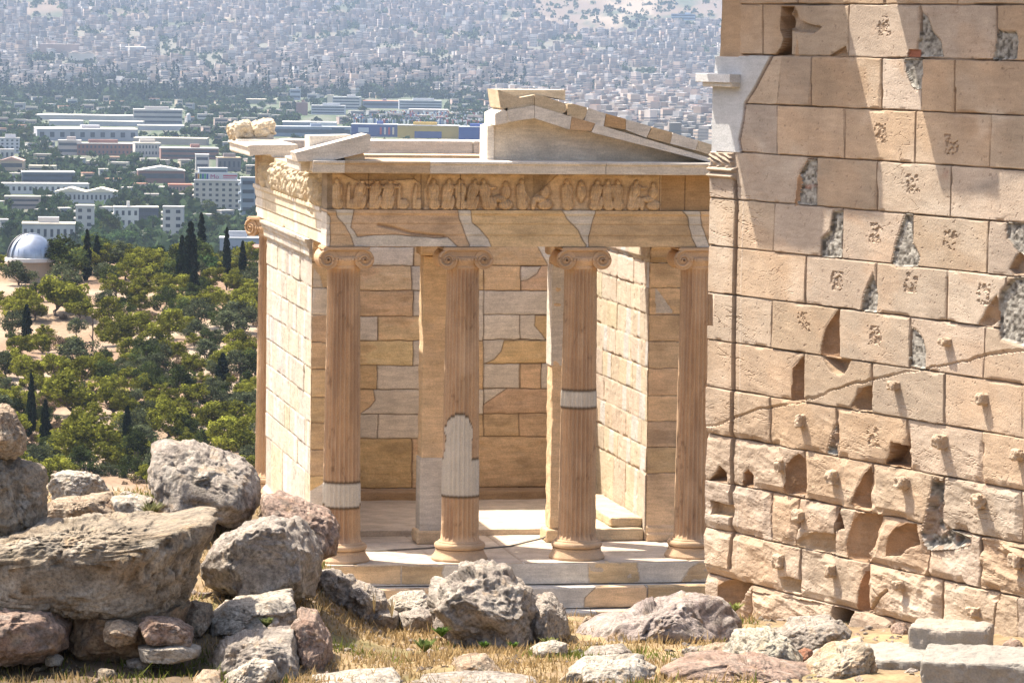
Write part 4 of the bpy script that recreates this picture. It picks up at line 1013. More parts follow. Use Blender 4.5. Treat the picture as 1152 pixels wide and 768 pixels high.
# ================================================================== ROCKS
def ico(n):
    import bmesh
    bm = bmesh.new(); bmesh.ops.create_icosphere(bm, subdivisions=n, radius=1)
    V = np.array([v.co[:] for v in bm.verts]); F = np.array([[v.index for v in f.verts] for f in bm.faces]); bm.free()
    return V, F
ICO = {n: ico(n) for n in (4, 5, 6, 7)}
GREY = [(.42, .38, .34), (.31, .275, .25), (.52, .48, .43)]
WARM = [(.46, .37, .28), (.36, .25, .17), (.53, .46, .37)]
RED = [(.40, .30, .25), (.33, .225, .175), (.46, .38, .33)]
WHT_ = [(.56, .52, .46), (.46, .41, .35), (.60, .57, .52)]
CRUST = [(.38, .325, .255), (.28, .225, .165), (.47, .42, .35)]
def rock(label, poly, D, thick, cols, seed, e=.62, rough=.055, cuts=9, lvl=None, lay=0., name='boulder', pits=.5, cutk=(.72, .95), group=None, back=.35):
    r = np.random.default_rng(seed)
    poly = np.array(poly, float)
    cx, cy = (poly[:, 0].min()+poly[:, 0].max())/2, (poly[:, 1].min()+poly[:, 1].max())/2
    k = D/FPX
    th = np.arctan2(-(poly[:, 1]-cy), poly[:, 0]-cx); rad = np.hypot(poly[:, 0]-cx, poly[:, 1]-cy)
    # radial outline by ray casting against the polygon
    T_ = np.linspace(-np.pi, np.pi, 361); R_ = np.zeros(361)
    x, y = poly[:, 0]-cx, -(poly[:, 1]-cy)
    for i, t in enumerate(T_):
        dx, dy = math.cos(t), math.sin(t); best = 0
        for j in range(len(x)):
            x1, y1, x2, y2 = x[j-1], y[j-1], x[j], y[j]
            den = dx*(y2-y1)-dy*(x2-x1)
            if abs(den) < 1e-9: continue
            s_ = (x1*(y2-y1)-y1*(x2-x1))/den; q = (x1*dy-y1*dx)/den
            if s_ > 0 and -1e-6 <= q <= 1+1e-6: best = max(best, s_)
        R_[i] = best
    R_ *= k
    size = math.sqrt(max(1e-6, np.mean(R_**2)))
    wpx = size*2/k
    if lvl is None: lvl = 7 if wpx > 135 else 6 if wpx > 40 else 5 if wpx > 18 else 4
    V, F = ICO[lvl]
    d = V/np.linalg.norm(V, axis=1, keepdims=True)
    ang = np.arctan2(d[:, 2], d[:, 0]); rho = np.hypot(d[:, 0], d[:, 2]); dep = d[:, 1]
    R = np.interp(ang, T_, R_)
    P = np.stack([R*np.cos(ang)*rho**e, thick*np.sign(dep)*np.abs(dep)**e, R*np.sin(ang)*rho**e], 1)
    for i in range(cuts):
        n = r.standard_normal(3); n[1] = -abs(n[1])*.8-.1; n[2] = n[2]*.8+.25; n /= np.linalg.norm(n)
        pr = P@n; off = pr.max()*r.uniform(*cutk)
        P = P-n*(np.maximum(0, pr-off)*.9)[:, None]
    q = P/size+seed*4.1
    rad_d = P/np.maximum(np.linalg.norm(P, axis=1, keepdims=True), 1e-6)
    big = fbm(q*1.6, 3, seed); rd = ridge(q*2.3, 4, seed+1); fi = fbm(q*9, 4, seed+2); rf = ridge(q*6.5, 3, seed+5)
    hh = rough*(1.1*big+.9*(rd-.35)+1.3*(rf-.4))+.055*fi+.05*(ridge(q*15, 3, seed+6)-.4)
    if lay > 0:
        la = vn(np.stack([q[:, 0]*.9, q[:, 1]*.9, q[:, 2]*7+q[:, 0]*1.3], 1), seed+7); hh += lay*la
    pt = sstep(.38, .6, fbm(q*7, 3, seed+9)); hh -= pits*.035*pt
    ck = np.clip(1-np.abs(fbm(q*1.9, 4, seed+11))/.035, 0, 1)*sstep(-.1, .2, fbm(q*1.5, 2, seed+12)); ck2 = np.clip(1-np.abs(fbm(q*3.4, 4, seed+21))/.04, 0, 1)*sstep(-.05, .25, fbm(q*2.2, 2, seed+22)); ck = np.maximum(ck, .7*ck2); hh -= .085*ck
    for ncell, kg, ko in ((26, .17, .04), (150, .10, .018)):
        cc_ = r.standard_normal((ncell, 3)); cc_ /= np.linalg.norm(cc_, axis=1, keepdims=True); cc_ *= r.uniform(.75, 1.15, (ncell, 1))
        gg_ = r.standard_normal((ncell, 3))*kg; oo_ = r.standard_normal(ncell)*ko
        qq = P/size+.10*np.stack([fbm(q*3+9*j, 3, seed+30+j) for j in range(3)], 1)
        best = np.full(len(P), 9e9); bi = np.zeros(len(P), int)
        for j in range(ncell):
            dd_ = ((qq-cc_[j])**2).sum(1); mk = dd_ < best; best[mk] = dd_[mk]; bi[mk] = j
        hh += rough/.055*(((qq-cc_[bi])*gg_[bi]).sum(1)+oo_[bi])*.55
    hh = hh-0
    E_ = np.concatenate([F[:, [0, 1]], F[:, [1, 2]], F[:, [2, 0]]]); dg = np.bincount(E_[:, 0], minlength=len(P))
    for _ in range(1): hh = .5*hh+.5*np.bincount(E_[:, 0], weights=hh[E_[:, 1]], minlength=len(P))/dg
    P = P+rad_d*(hh*size)[:, None]
    c = np.tile(np.array(cols[0]), (len(P), 1)); c = mixc(c, sstep(.0, .5, fbm(q*1.7, 4, seed+13)), cols[1]); c = mixc(c, sstep(.1, .45, fbm(q*3.3, 4, seed+14)), cols[2])
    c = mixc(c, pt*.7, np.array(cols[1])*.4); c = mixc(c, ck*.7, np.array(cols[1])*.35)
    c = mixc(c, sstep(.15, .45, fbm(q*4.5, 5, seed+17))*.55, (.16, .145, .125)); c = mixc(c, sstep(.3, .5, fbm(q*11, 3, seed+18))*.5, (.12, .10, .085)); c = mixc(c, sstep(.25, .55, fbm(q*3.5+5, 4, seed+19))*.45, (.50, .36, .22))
    c = c*np.array([.98, .935, .875])
    O = depth_pt(cx, cy, D+thick*back)
    W = O+P[:, 0:1]*RH+P[:, 1:2]*FH+P[:, 2:3]*np.array([0, 0, 1.])
    base = np.array([O[0], O[1], W[:, 2].min()])
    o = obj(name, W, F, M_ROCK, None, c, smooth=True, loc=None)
    return props(o, label, 'rock', group)
B = lambda s: [tuple(float(v) for v in q.split(',')) for q in s.split()]
rock('pale rounded rock jutting in at the picture edge above the darker crusted block', B('-40,462 0,455 12,462 30,492 27,508 10,514 -40,514'), 31.5, .35, WARM, 1)
rock('dark crusted block between the pale jutting rock and the long ledge', B('-40,512 0,512 22,518 45,530 49,560 48,592 30,602 -40,604'), 31.5, .5, CRUST, 2, e=.5)
rock('long flat-topped conglomerate ledge, the biggest crusted stone on the red rubble', B('-60,607 0,604 47,591 94,588 184,586 225,576 240,578 239,590 226,612 219,640 213,662 203,680 180,690 120,688 60,684 0,686 -60,686'), 31.0, .9, CRUST, 3, e=.38, cuts=2, cutk=(.90, .98), pits=1.6, rough=.036)
rock('reddish boulder tucked under the long crusted ledge', B('-50,682 0,680 60,683 80,702 74,724 60,738 20,742 -50,738'), 30.5, .55, RED, 4)
rock('brown earthy rubble stone under the middle of the long ledge', B('66,684 130,682 205,682 212,700 204,732 150,742 75,742 62,720'), 30.8, .5, [(.33, .235, .15), (.26, .17, .105), (.38, .29, .2)], 5, e=.5)
rock('squarish ochre stone wedged under the ledge', B('117,700 135,697 155,703 154,722 132,727 118,720'), 30.4, .2, WARM, 6)
rock('rounded reddish stone resting on the flat pale slab', B('152,704 168,694 200,698 216,708 215,722 196,728 160,726'), 30.35, .28, RED, 7)
rock('flat pale slab lying under the rounded reddish stone', B('150,729 170,727 205,724 226,728 224,740 195,744 152,742'), 30.3, .22, WHT_, 8, e=.5, rough=.03)
rock('small grey stone in front of the flat pale slab', B('141,743 155,740 170,745 164,753 142,752'), 30.5, .12, GREY, 9)
rock('small cream stone below the reddish boulder', B('50,738 62,735 72,741 68,748 52,748'), 30.45, .1, WHT_, 10)
rock('brown stone leaning beside the end of the long ledge', B('203,684 216,676 236,682 238,700 228,712 208,714'), 31.4, .3, WARM, 11)
rock('white rounded rock in front of the cypress slope', B('53,550 60,534 72,529 90,531 108,536 121,553 110,562 88,566 62,564'), 35.6, .35, WHT_, 12)
rock('low brown rock behind the ledge, beside the white rounded rock', B('48,572 62,562 90,560 122,556 129,572 126,584 80,588 50,586'), 34.4, .4, WARM, 13)
rock('flat pale stone behind the ledge, next to the pitted boulder', B('127,560 150,557 174,562 172,574 150,582 128,582'), 34.6, .3, WHT_, 14)
rock('tall pale pitted boulder standing against the pines', B('167.5,502.5 182.5,497 201,499 216,497 239,508 268,520 284,529 291,547.5 290,567 282,584 269,587 254,584 227.5,575 209,575 188,572 171,556'), 34.6, .75, GREY, 15, e=.5, pits=1.3)
rock('rusty-topped boulder close under the temple corner', B('288,560 310,556 336,566 370,577.5 381,592.5 378,619 362.5,634 320,625 291,600'), 34.2, .6, RED, 16)
rock('big angular grey boulder in front of the rusty-topped one', B('227.5,645 248,611 272.5,589 299,583 329,587 359,604 364,630 361,656 344,688 329,686 302.5,680 284,684 257.5,682 235,662'), 32.6, .8, GREY, 17, e=.5, cuts=12, cutk=(.66, .93))
rock('flattish cream rock below the big angular grey boulder', B('237,694 257.5,677 302.5,672 325,668 334,700 300,716 240,712'), 31.6, .5, WHT_, 18, e=.5)
rock('dark grey squared boulder with a flat top', B('233,739 246,724 272.5,714 329,710.6 338,742.5 338,785 257.5,785 239,758'), 30.4, .55, GREY, 19, e=.42, lay=.02)
rock('upright pinkish boulder beside the dry grass', B('330,700 338,692 355,694 370,720 374,742.5 364,766 338,768 328,740'), 30.9, .5, RED, 20, e=.5)
rock('cream stone at the front edge before the squared boulder', B('253,762 284,742 308,742 314,760 313,785 250,785'), 29.9, .3, WHT_, 21)
rock('sand-coloured stone at the front edge, lowest in its pile', B('203,782 227,755 248,756 252,785'), 29.9, .3, WARM, 22)
for pl_, lb_, sd_ in (('352,644 372,640 394,651 402,668 384,678 360,668', 'broken grey rock highest on the slope below the temple corner', 23), ('382,664 404,656 430,668 440,684 424,699 396,694', 'broken grey rock midway down the slope below the temple corner', 123),
                       ('398,690 424,680 448,688 452,703 430,710 402,708', 'broken grey rock lowest on the slope below the temple corner', 124), ('446,692 470,682 492,690 488,708 456,710', 'small grey rock between the pale smooth rock and the large rugged boulder', 125)):
    rock(lb_, B(pl_), 34.9, .4, GREY, sd_, lay=.04, rough=.075)
rock('pale smooth rock at the end of the dark outcrop', B('432,680 448,667 476,664.5 485,677 482,692 459,696 436,692'), 35.3, .35, WHT_, 24)
rock('large rugged boulder in the middle before the temple steps', B('487,678 495.5,656 512,646 543,637 568,642 590,662 603,681 613,703 613,726 590,732 551,730 520.5,722 491,700'), 33.6, .7, GREY, 25, e=.55, rough=.085)
rock('grey boulder leaning on the large rugged one', B('596,676 604,672 620.5,671 634,685 641,712 639,728 606,730 594,700'), 33.9, .5, GREY, 26)
rock('small white speckled stone in the dry grass', B('593,732 606,725 623,722 637,725.5 638,738 620,742 600,742'), 32.2, .2, WHT_, 27)
rock('brown knobbly stone sunk in the dry grass', B('505,752 518,739 545.5,737 558,748 568,758 545,763 515,762'), 31.0, .3, WARM, 28)
rock('long pale slab at the front edge of the grass', B('338,785 345,766 395,759 443,757 456,770 456,785'), 30.0, .4, WHT_, 29, e=.45, rough=.03)
rock('grey slab at the front edge below the knobbly stone', B('464,785 473,763 520,761 557,760 598,766 602,785'), 30.0, .4, GREY, 30, e=.45, rough=.03)
rock('large pinkish-grey boulder against the corner of the ashlar wall', B('648,730 656,712 672,699 720,686 768,671 800,676 815,686 826,702 826,722 790,738 758,746 720,742 660,738'), 34.4, .8, [(.42, .365, .345), (.32, .27, .26), (.5, .46, .43)], 31, e=.55, rough=.07)
rock('low grey stone before the large pinkish-grey boulder', B('650,741 667,729 700,726 716,741 700,750 653,750'), 32.2, .25, GREY, 32)
rock('smooth pale boulder at the front, beside the low grey stone', B('620,785 640,757 657,744 715,741 736,750 740,785'), 30.5, .5, WHT_, 33, rough=.04)
rock('reddish-grey layered boulder at the front edge', B('734,785 748,752 770,743 806,738 850,742 930,760 945,785'), 30.7, .6, RED, 34, lay=.05, e=.5)
rock('small buff stone beside the lichen-white boulder', B('787,732 806,724 822,726 820,742 790,744'), 32.6, .2, WARM, 35)
rock('lichen-white knobbly boulder before the wall foot', B('816,734 830,712 845,709 868,709 888,722 899,735 901,754 859,757 820,752'), 31.7, .45, [(.52, .49, .41), (.38, .34, .26), (.58, .56, .5)], 36, rough=.075)
rock('pitted grey boulder leaning at the foot of the wall', B('868,716 892,700 935,695 955,708 961,722 950,732 926,735 875,736'), 33.4, .5, GREY, 37, pits=1.2)
rock('small red brick-like stone between the boulders', B('898,733 906,729 915,732 914,744 900,745'), 31.9, .12, [(.34, .16, .10), (.28, .12, .08), (.40, .22, .15)], 38)
rock('cream boulder with an orange stain next to the marble slab', B('900,756 931,731 950,725 969,721.5 980,734 989,750 985,785 912,785'), 31.0, .5, [(.52, .45, .35), (.46, .30, .18), (.57, .52, .44)], 39, cuts=10)

# --- loose small stones between the boulders
sr = np.random.default_rng(17); proto_s = []
for j in range(7):
    th_ = np.linspace(0, 2*np.pi, 9)[:-1]; rr_ = sr.uniform(5, 9, 8)
    o_ = rock('x', list(zip(500+rr_*np.cos(th_)*1.25, 700+rr_*np.sin(th_)*.8)), 31, .05, [GREY, WARM, WHT_, GREY, RED, WARM, CRUST][j], 300+j, lvl=5, cuts=6, name='stone', cutk=(.6, .9))
    proto_s.append(o_)
nst = 0
for tr_ in range(900):
    if nst >= 130: break
    x_, d_ = sr.uniform(-10, 1150), sr.uniform(29.4, 37.2); zz = gpt(d_, math.atan((x_-576)/FPX)); yy = proj(zz)[1]
    if yy < 560 or (330 < x_ < 640 and sr.random() < .55): continue
    o_ = proto_s[nst] if nst < 7 else proto_s[int(sr.integers(7))].copy()
    if nst >= 7: COL.objects.link(o_)
    k_ = .45+1.3*sr.random()**2.5; o_.scale = (k_*sr.uniform(.8, 1.3), k_*sr.uniform(.8, 1.3), k_*sr.uniform(.7, 1.1)); o_.rotation_euler = (sr.uniform(-.3, .3), sr.uniform(-.3, .3), sr.uniform(0, 6.28))
    o_.location = zz-np.array([0, 0, .03*k_])
    zone = 'among the boulders on the left mound' if x_ < 330 else 'in the dry grass in the middle' if x_ < 640 else 'between the boulders at the wall foot'
    props(o_, 'loose fist-sized stone '+zone, 'stone', 'loose stones '+zone); nst += 1
# --- squared marble blocks lying at the wall foot
def hblock(label, px0, px1, ytop, ybot, D, depth, yawd, seed, col):
    k = D/FPX; cx = (px0+px1)/2; w_ = (px1-px0)*k; hh = (ybot-ytop)*k
    O = depth_pt(cx, (ytop+ybot)/2, D)
    ya = YAW+math.radians(yawd); X = np.array([math.cos(ya), -math.sin(ya), 0]); Y = np.array([math.sin(ya), math.cos(ya), 0])
    o = rbox('marble_block', O+Y*depth/2, (w_, depth, hh), M_BLOCK, None, col=col, r=.03, amp=.012, chip=.05, res=.022, ax=[X, Y, [0, 0, 1]], seed=seed, freq=5)
    return props(o, label, 'stone block')
hblock('long pale block propped on small shims close against the wall', 1021, 1110, 706, 739, 32.6, .5, 15, 71, (.31, .265, .215))
hblock('low grey marble slab lying under the propped block', 968, 1085, 743, 800, 32.0, .95, 8, 72, (.29, .265, .225))
hblock('big white-topped marble slab nearest the viewer', 1036, 1210, 746, 805, 30.2, .95, 9, 73, (.265, .24, .205))
for px, sd in ((1016, 1), (1040, 2)):
    o = rock(['thin flat shim stone under the near end of the propped block', 'thin flat shim stone farther under the propped block'][sd-1], [(px-8, 736), (px+9, 734), (px+10, 739), (px-8, 740)], 32.5, .12, WARM, 80+sd, name='shim_stone')

# --- straw and dry grass (nobody could count it)
gr = np.random.default_rng(3); N = 42000
px = gr.uniform(-20, 860, N); D = gr.uniform(29.5, 38.5, N)
al = np.arctan((px-576)/FPX); P = gpt(D, al); P[:, 2] += .10*fbm(P*np.array([1.3, 1.3, 0])+3, 5, 81)
dens = fbm(P*np.array([2.2, 2.2, 0]), 3, 91)+.28*((px > 330) & (px < 640))+.2*((px < 330) & (D < 31.6))-.02
keep = dens+gr.uniform(-.3, .3, N) > .05
P = P[keep]; n = len(P)
hgt = gr.uniform(.02, .075, n)*(1+.8*(gr.random(n) > .93)); az = gr.uniform(0, 2*np.pi, n); tilt = gr.uniform(.2, 1.1, n)
dirv = np.stack([np.cos(az)*tilt, np.sin(az)*tilt, np.ones(n)], 1)*hgt[:, None]
sd = np.stack([-np.sin(az), np.cos(az), np.zeros(n)], 1)*.006
tip = P+dirv+np.array([0, 0, -.0])
mid = P+dirv*.55+np.array([0, 0, .02])*hgt[:, None]
V = np.stack([P-sd, P+sd, mid+sd*.7, mid-sd*.7, mid-sd*.7, mid+sd*.7, tip+sd*.15, tip-sd*.15], 1).reshape(-1, 3)
F = (np.arange(n)[:, None]*8+np.array([[0, 1, 2, 3]])); F = np.concatenate([F, F+4])
gc = np.where((fbm(P*np.array([.8, .8, 0]), 3, 92)+gr.uniform(-.2, .2, n) > .12)[:, None], np.array([.13, .15, .035]), np.array([.33, .235, .115]))*gr.uniform(.7, 1.25, (n, 1))
g_ = obj('dry_grass', V, F, M_GRASS, None, np.repeat(gc, 8, 0)); g_['kind'] = 'stuff'
# --- gravel and stone chips on the bare earth
N = 5200; px = gr.uniform(-20, 1160, N); D = gr.uniform(29.3, 38.5, N); P = gpt(D, np.arctan((px-576)/FPX)); P[:, 2] += .07*fbm(P*np.array([1.3, 1.3, 0])+3, 5, 81)
kp = fbm(P*np.array([1.6, 1.6, 0]), 3, 95)+gr.uniform(-.4, .4, N) > .02; P = P[kp]; n = len(P)
import bmesh as _bm
V0, F0 = ico(1); sz = .008+.035*gr.random(n)**4
Q = V0[None]*(1+.35*gr.standard_normal((n, len(V0), 1)))*sz[:, None, None]*np.array([1.2, 1.2, .75])+P[:, None]
cg = np.array([.34, .29, .235])*gr.uniform(.55, 1.35, (n, 1))*np.stack([np.ones(n), gr.uniform(.92, 1.0, n), gr.uniform(.82, 1.05, n)], 1)
g_ = obj('gravel', Q.reshape(-1, 3), (F0[None]+np.arange(n)[:, None, None]*len(V0)).reshape(-1, 3), M_ROCK, None, np.repeat(cg, len(V0), 0), loc=(0, 0, 0)); g_['kind'] = 'stuff'
# --- single weeds
def weed(px, py, D, hpx, rgb, label, seed, dry=False):
    r = np.random.default_rng(seed); O = depth_pt(px, py, D); H = hpx*D/FPX; parts = []; Cc = []
    m = 12 if dry else 70
    for i in range(m):
        az = r.uniform(0, 6.28); t = r.uniform(.1, .5) if dry else r.uniform(.2, 1.2); hh = H*r.uniform(.5, 1)
        d = np.array([math.cos(az)*t, math.sin(az)*t, 1.]); p1 = O+d*hh*.6; p2 = O+d*hh+np.array([0, 0, -.1*hh*t])
        s_ = np.array([-math.sin(az), math.cos(az), 0])*(.004 if dry else .014)
        parts.append(([O-s_*.4, O+s_*.4, p1+s_, p1-s_, p2+s_*.2, p2-s_*.2], [(0, 1, 2, 3), (3, 2, 4, 5)]))
        Cc += [np.array(rgb)*r.uniform(.7, 1.3)]*6
    V, F = join(parts)
    o = obj('dry_stalk' if dry else 'green_weed', V, F, M_GRASS, None, np.array(Cc)); props(o, label, 'plant')
weed(497, 716, 33.0, 13, (.08, .14, .03), 'leafy green weed at the left foot of the large rugged boulder', 1)
weed(478, 733, 32.0, 16, (.12, .16, .05), 'grassy green tuft alone in the dry grass', 2)
weed(545, 729, 32.6, 9, (.08, .14, .03), 'low green weed under the front of the large rugged boulder', 3)
weed(577, 729, 32.6, 8, (.08, .14, .03), 'small green weed where the two grey boulders meet', 4)
weed(618, 727, 33.0, 12, (.16, .17, .06), 'yellowish tuft in front of the leaning grey boulder', 5)
weed(824, 690, 35.5, 14, (.20, .22, .07), 'yellow-green sprig growing from the wall corner', 6)
weed(170, 582, 34.0, 20, (.15, .15, .07), 'grey-green bush in front of the tall pitted boulder', 7)
weed(300, 705, 31.0, 12, (.14, .16, .06), 'small tuft between the cream rock and the upright boulder', 8)
weed(330, 612, 33.5, 10, (.22, .18, .06), 'dry yellow tuft on top of the big grey boulder', 9)
for k, (x, y, hp, lb) in enumerate(((421, 690, 30, 'tall thin dry stalk standing over the dark outcrop'), (441, 695, 26, 'shorter dry stalk near the pale smooth rock'), (640, 720, 22, 'dry stalk beside the leaning grey boulder'), (355, 700, 26, 'dry stalk behind the upright pinkish boulder'), (28, 742, 30, 'dry stalk in front of the reddish boulder under the ledge'))):
    weed(x, y, 31.5 if k in (3, 4) else 34, hp, (.45, .34, .17), lb, 20+k, True)

# --- cable across the temple floor
cp = [(-2.2, .95, .012), (-1.7, .8, .012), (-1.05, 1.0, .012), (-.7, 1.2, .012), (-.3, .9, .012), (.1, 1.1, .012), (.45, 1.45, .03), (.62, 1.5, .06), (.70, 1.52, .10)]
ts = np.linspace(0, len(cp)-1, 60); cc = np.array(cp); pts = np.stack([np.interp(ts, np.arange(len(cp)), cc[:, k]) for k in range(3)], 1)
V, F = tube(pts, .012, 6); o = obj('cable', V, F, plain_mat('rubber', (.16, .15, .13), .7), None, None, True); props(o, 'thin grey cable lying across the sunlit temple floor', 'cable')

# ================================================================== TREES
def leaves(cent, rad, n, size, rgb, seed, flat=.7, jit=.32):
    """leaf tufts: n small faces in each clump, lying outward on its surface"""
    r = np.random.default_rng(seed); m = len(cent)
    d = r.standard_normal((m, n, 3)); d /= np.linalg.norm(d, axis=2, keepdims=True)
    rr = r.uniform(.55, 1.05, (m, n, 1))
    P = cent[:, None]+d*rr*rad[:, None, None]*np.array([1, 1, flat])
    nrm = d+.7*r.standard_normal((m, n, 3)); nrm /= np.linalg.norm(nrm, axis=2, keepdims=True)
    t1 = np.cross(nrm, r.standard_normal((m, n, 3))); t1 /= np.linalg.norm(t1, axis=2, keepdims=True); t2 = np.cross(nrm, t1)
    s = size*r.uniform(.6, 1.3, (m, n, 1))
    Q = np.stack([P-t1*s, P-t2*s*.7, P+t1*s, P+t2*s*.7], 2).reshape(-1, 3)
    F = np.arange(len(Q)).reshape(-1, 4)
    tone = (1+jit*r.standard_normal((m, 1, 1)))*(1+.2*r.standard_normal((m, n, 1)))
    C = np.repeat((np.array(rgb)*np.clip(tone, .4, 1.8)).reshape(-1, 3), 4, 0)
    return Q, F, C
def limb(parts, p0, p1, r0, r1, seed, n=6):
    r = np.random.default_rng(seed); t = np.linspace(0, 1, n)[:, None]
    pts = np.array(p0)*(1-t)+np.array(p1)*t; pts[1:-1] += r.standard_normal((n-2, 3))*.02
    parts.append(tube(pts, r0+(r1-r0)*t[:, 0], 6))
def tree_proto(kind, seed):
    r = np.random.default_rng(seed); parts = []
    if kind in ('pine', 'darkpine', 'broad', 'olive', 'bush'):
        H = {'pine': .74, 'darkpine': .9, 'broad': .85, 'olive': .78, 'bush': .5}[kind]*(1+.12*r.standard_normal())
        cb = {'pine': .10, 'darkpine': .04, 'broad': .08, 'olive': .06, 'bush': .0}[kind]
        m = {'pine': 46, 'darkpine': 44, 'broad': 46, 'olive': 46, 'bush': 16}[kind]
        cent = []
        while len(cent) < m:
            p = r.uniform(-1, 1, 3); q = np.linalg.norm(p)
            if q > 1 or q < .45 or (p[2] < -.6): continue
            az = math.atan2(p[1], p[0]); lob = 1+.22*math.sin(2*az+seed)+.15*math.sin(3*az+2*seed)
            cent.append(np.array([p[0]*.39*lob, p[1]*.39*lob, cb+(H-cb)*(.5+.42*p[2]+.10*math.sin(az+seed))]))
        cent = np.array(cent); rad = r.uniform(.075, .15, m)*(1.05 if kind != 'pine' else 1)
        rgb = {'pine': (.165, .170, .025), 'darkpine': (.055, .072, .022), 'broad': (.045, .08, .028), 'olive': (.075, .088, .045), 'bush': (.16, .115, .075)}[kind]
        n = {'pine': 80, 'darkpine': 80, 'broad': 60, 'olive': 70, 'bush': 90}[kind]
        Q, F, C = leaves(cent, rad, n, .025 if kind != 'broad' else .03, rgb, seed+1, .72 if kind == 'pine' else .9)
        top = np.array([.0, 0, cb+.1])
        limb(parts, (0, 0, -.03), top, .028, .02, seed)
        for i in range(6):
            limb(parts, top*.75, cent[r.integers(m)], .014, .005, seed+i)
    elif kind == 'cypress':
        m = 60; z = np.linspace(.05, .99, m); pr = .5*np.minimum(1, (z/.14)**.6)*np.clip((1-z)/.55, 0, 1)**.55
        az = r.uniform(0, 6.28, m); rr = pr*.5
        cent = np.stack([rr*np.cos(az), rr*np.sin(az), z], 1); rad = np.maximum(.08, pr*.62)
        d = r.standard_normal((m, 70, 3)); d /= np.linalg.norm(d, axis=2, keepdims=True)
        P = cent[:, None]+d*rad[:, None, None]*np.array([1, 1, .12])*r.uniform(.7, 1.05, (m, 70, 1))
        a1 = np.stack([r.standard_normal((m, 70)), r.standard_normal((m, 70)), np.zeros((m, 70))], 2)*.06; a2 = np.zeros((m, 70, 3)); a2[..., 2] = .022; a2[..., :2] = d[..., :2]*.02
        Q = np.stack([P-a1, P-a2, P+a1, P+a2*1.6], 2).reshape(-1, 3); F = np.arange(len(Q)).reshape(-1, 4)
        C = np.repeat((np.array((.016, .026, .014))*np.clip(1+.35*r.standard_normal((m*70, 1)), .4, 1.9)), 4, 0)
        limb(parts, (0, 0, -.06), (0, 0, .5), .10, .05, seed)
    elif kind == 'dead':
        Q = F = C = None
        limb(parts, (0, 0, -.02), (.02, 0, 1), .05, .02, seed, 8)
        for i in range(7):
            z = r.uniform(.3, .9); a_ = r.uniform(0, 6.28); limb(parts, (.01, 0, z), (.35*math.cos(a_)*(1.1-z), .35*math.sin(a_)*(1.1-z), z+.12), .02, .008, seed+i)
    V, Fb = join(parts)
    root = thing(dict(pine='pine_tree', darkpine='conifer_tree', broad='leafy_tree', olive='olive_tree', bush='dry_bush', cypress='cypress_tree', dead='dead_tree')[kind], (0, 0, 0), 'x', 'tree')
    obj('trunk', V, Fb, M_BARK, root, loc=(0, 0, 0))
    if Q is not None: obj('crown', Q, F, M_LEAF, root, C, loc=(0, 0, 0))
    return root
PROTO = {k: [tree_proto(k, 700+17*i+j) for j in range(n)] for i, (k, n) in enumerate((('pine', 6), ('darkpine', 3), ('broad', 5), ('olive', 4), ('bush', 2), ('cypress', 3), ('dead', 1)))}
USED = {k: [False]*len(v) for k, v in PROTO.items()}
tr = np.random.default_rng(21)
LBL = {}
def plant(kind, P, sx, sz, label, cat, group=None):
    j = int(tr.integers(len(PROTO[kind])))
    p = PROTO[kind][j]
    if USED[kind][j]: o = copy_tree(p)
    else: o = p; USED[kind][j] = True
    o.location = P; o.scale = (sx, sx, sz); o.rotation_euler = (0, 0, tr.uniform(0, 6.28))
    if 'group' in o: del o['group']
    props(o, label, cat, group)
    return o
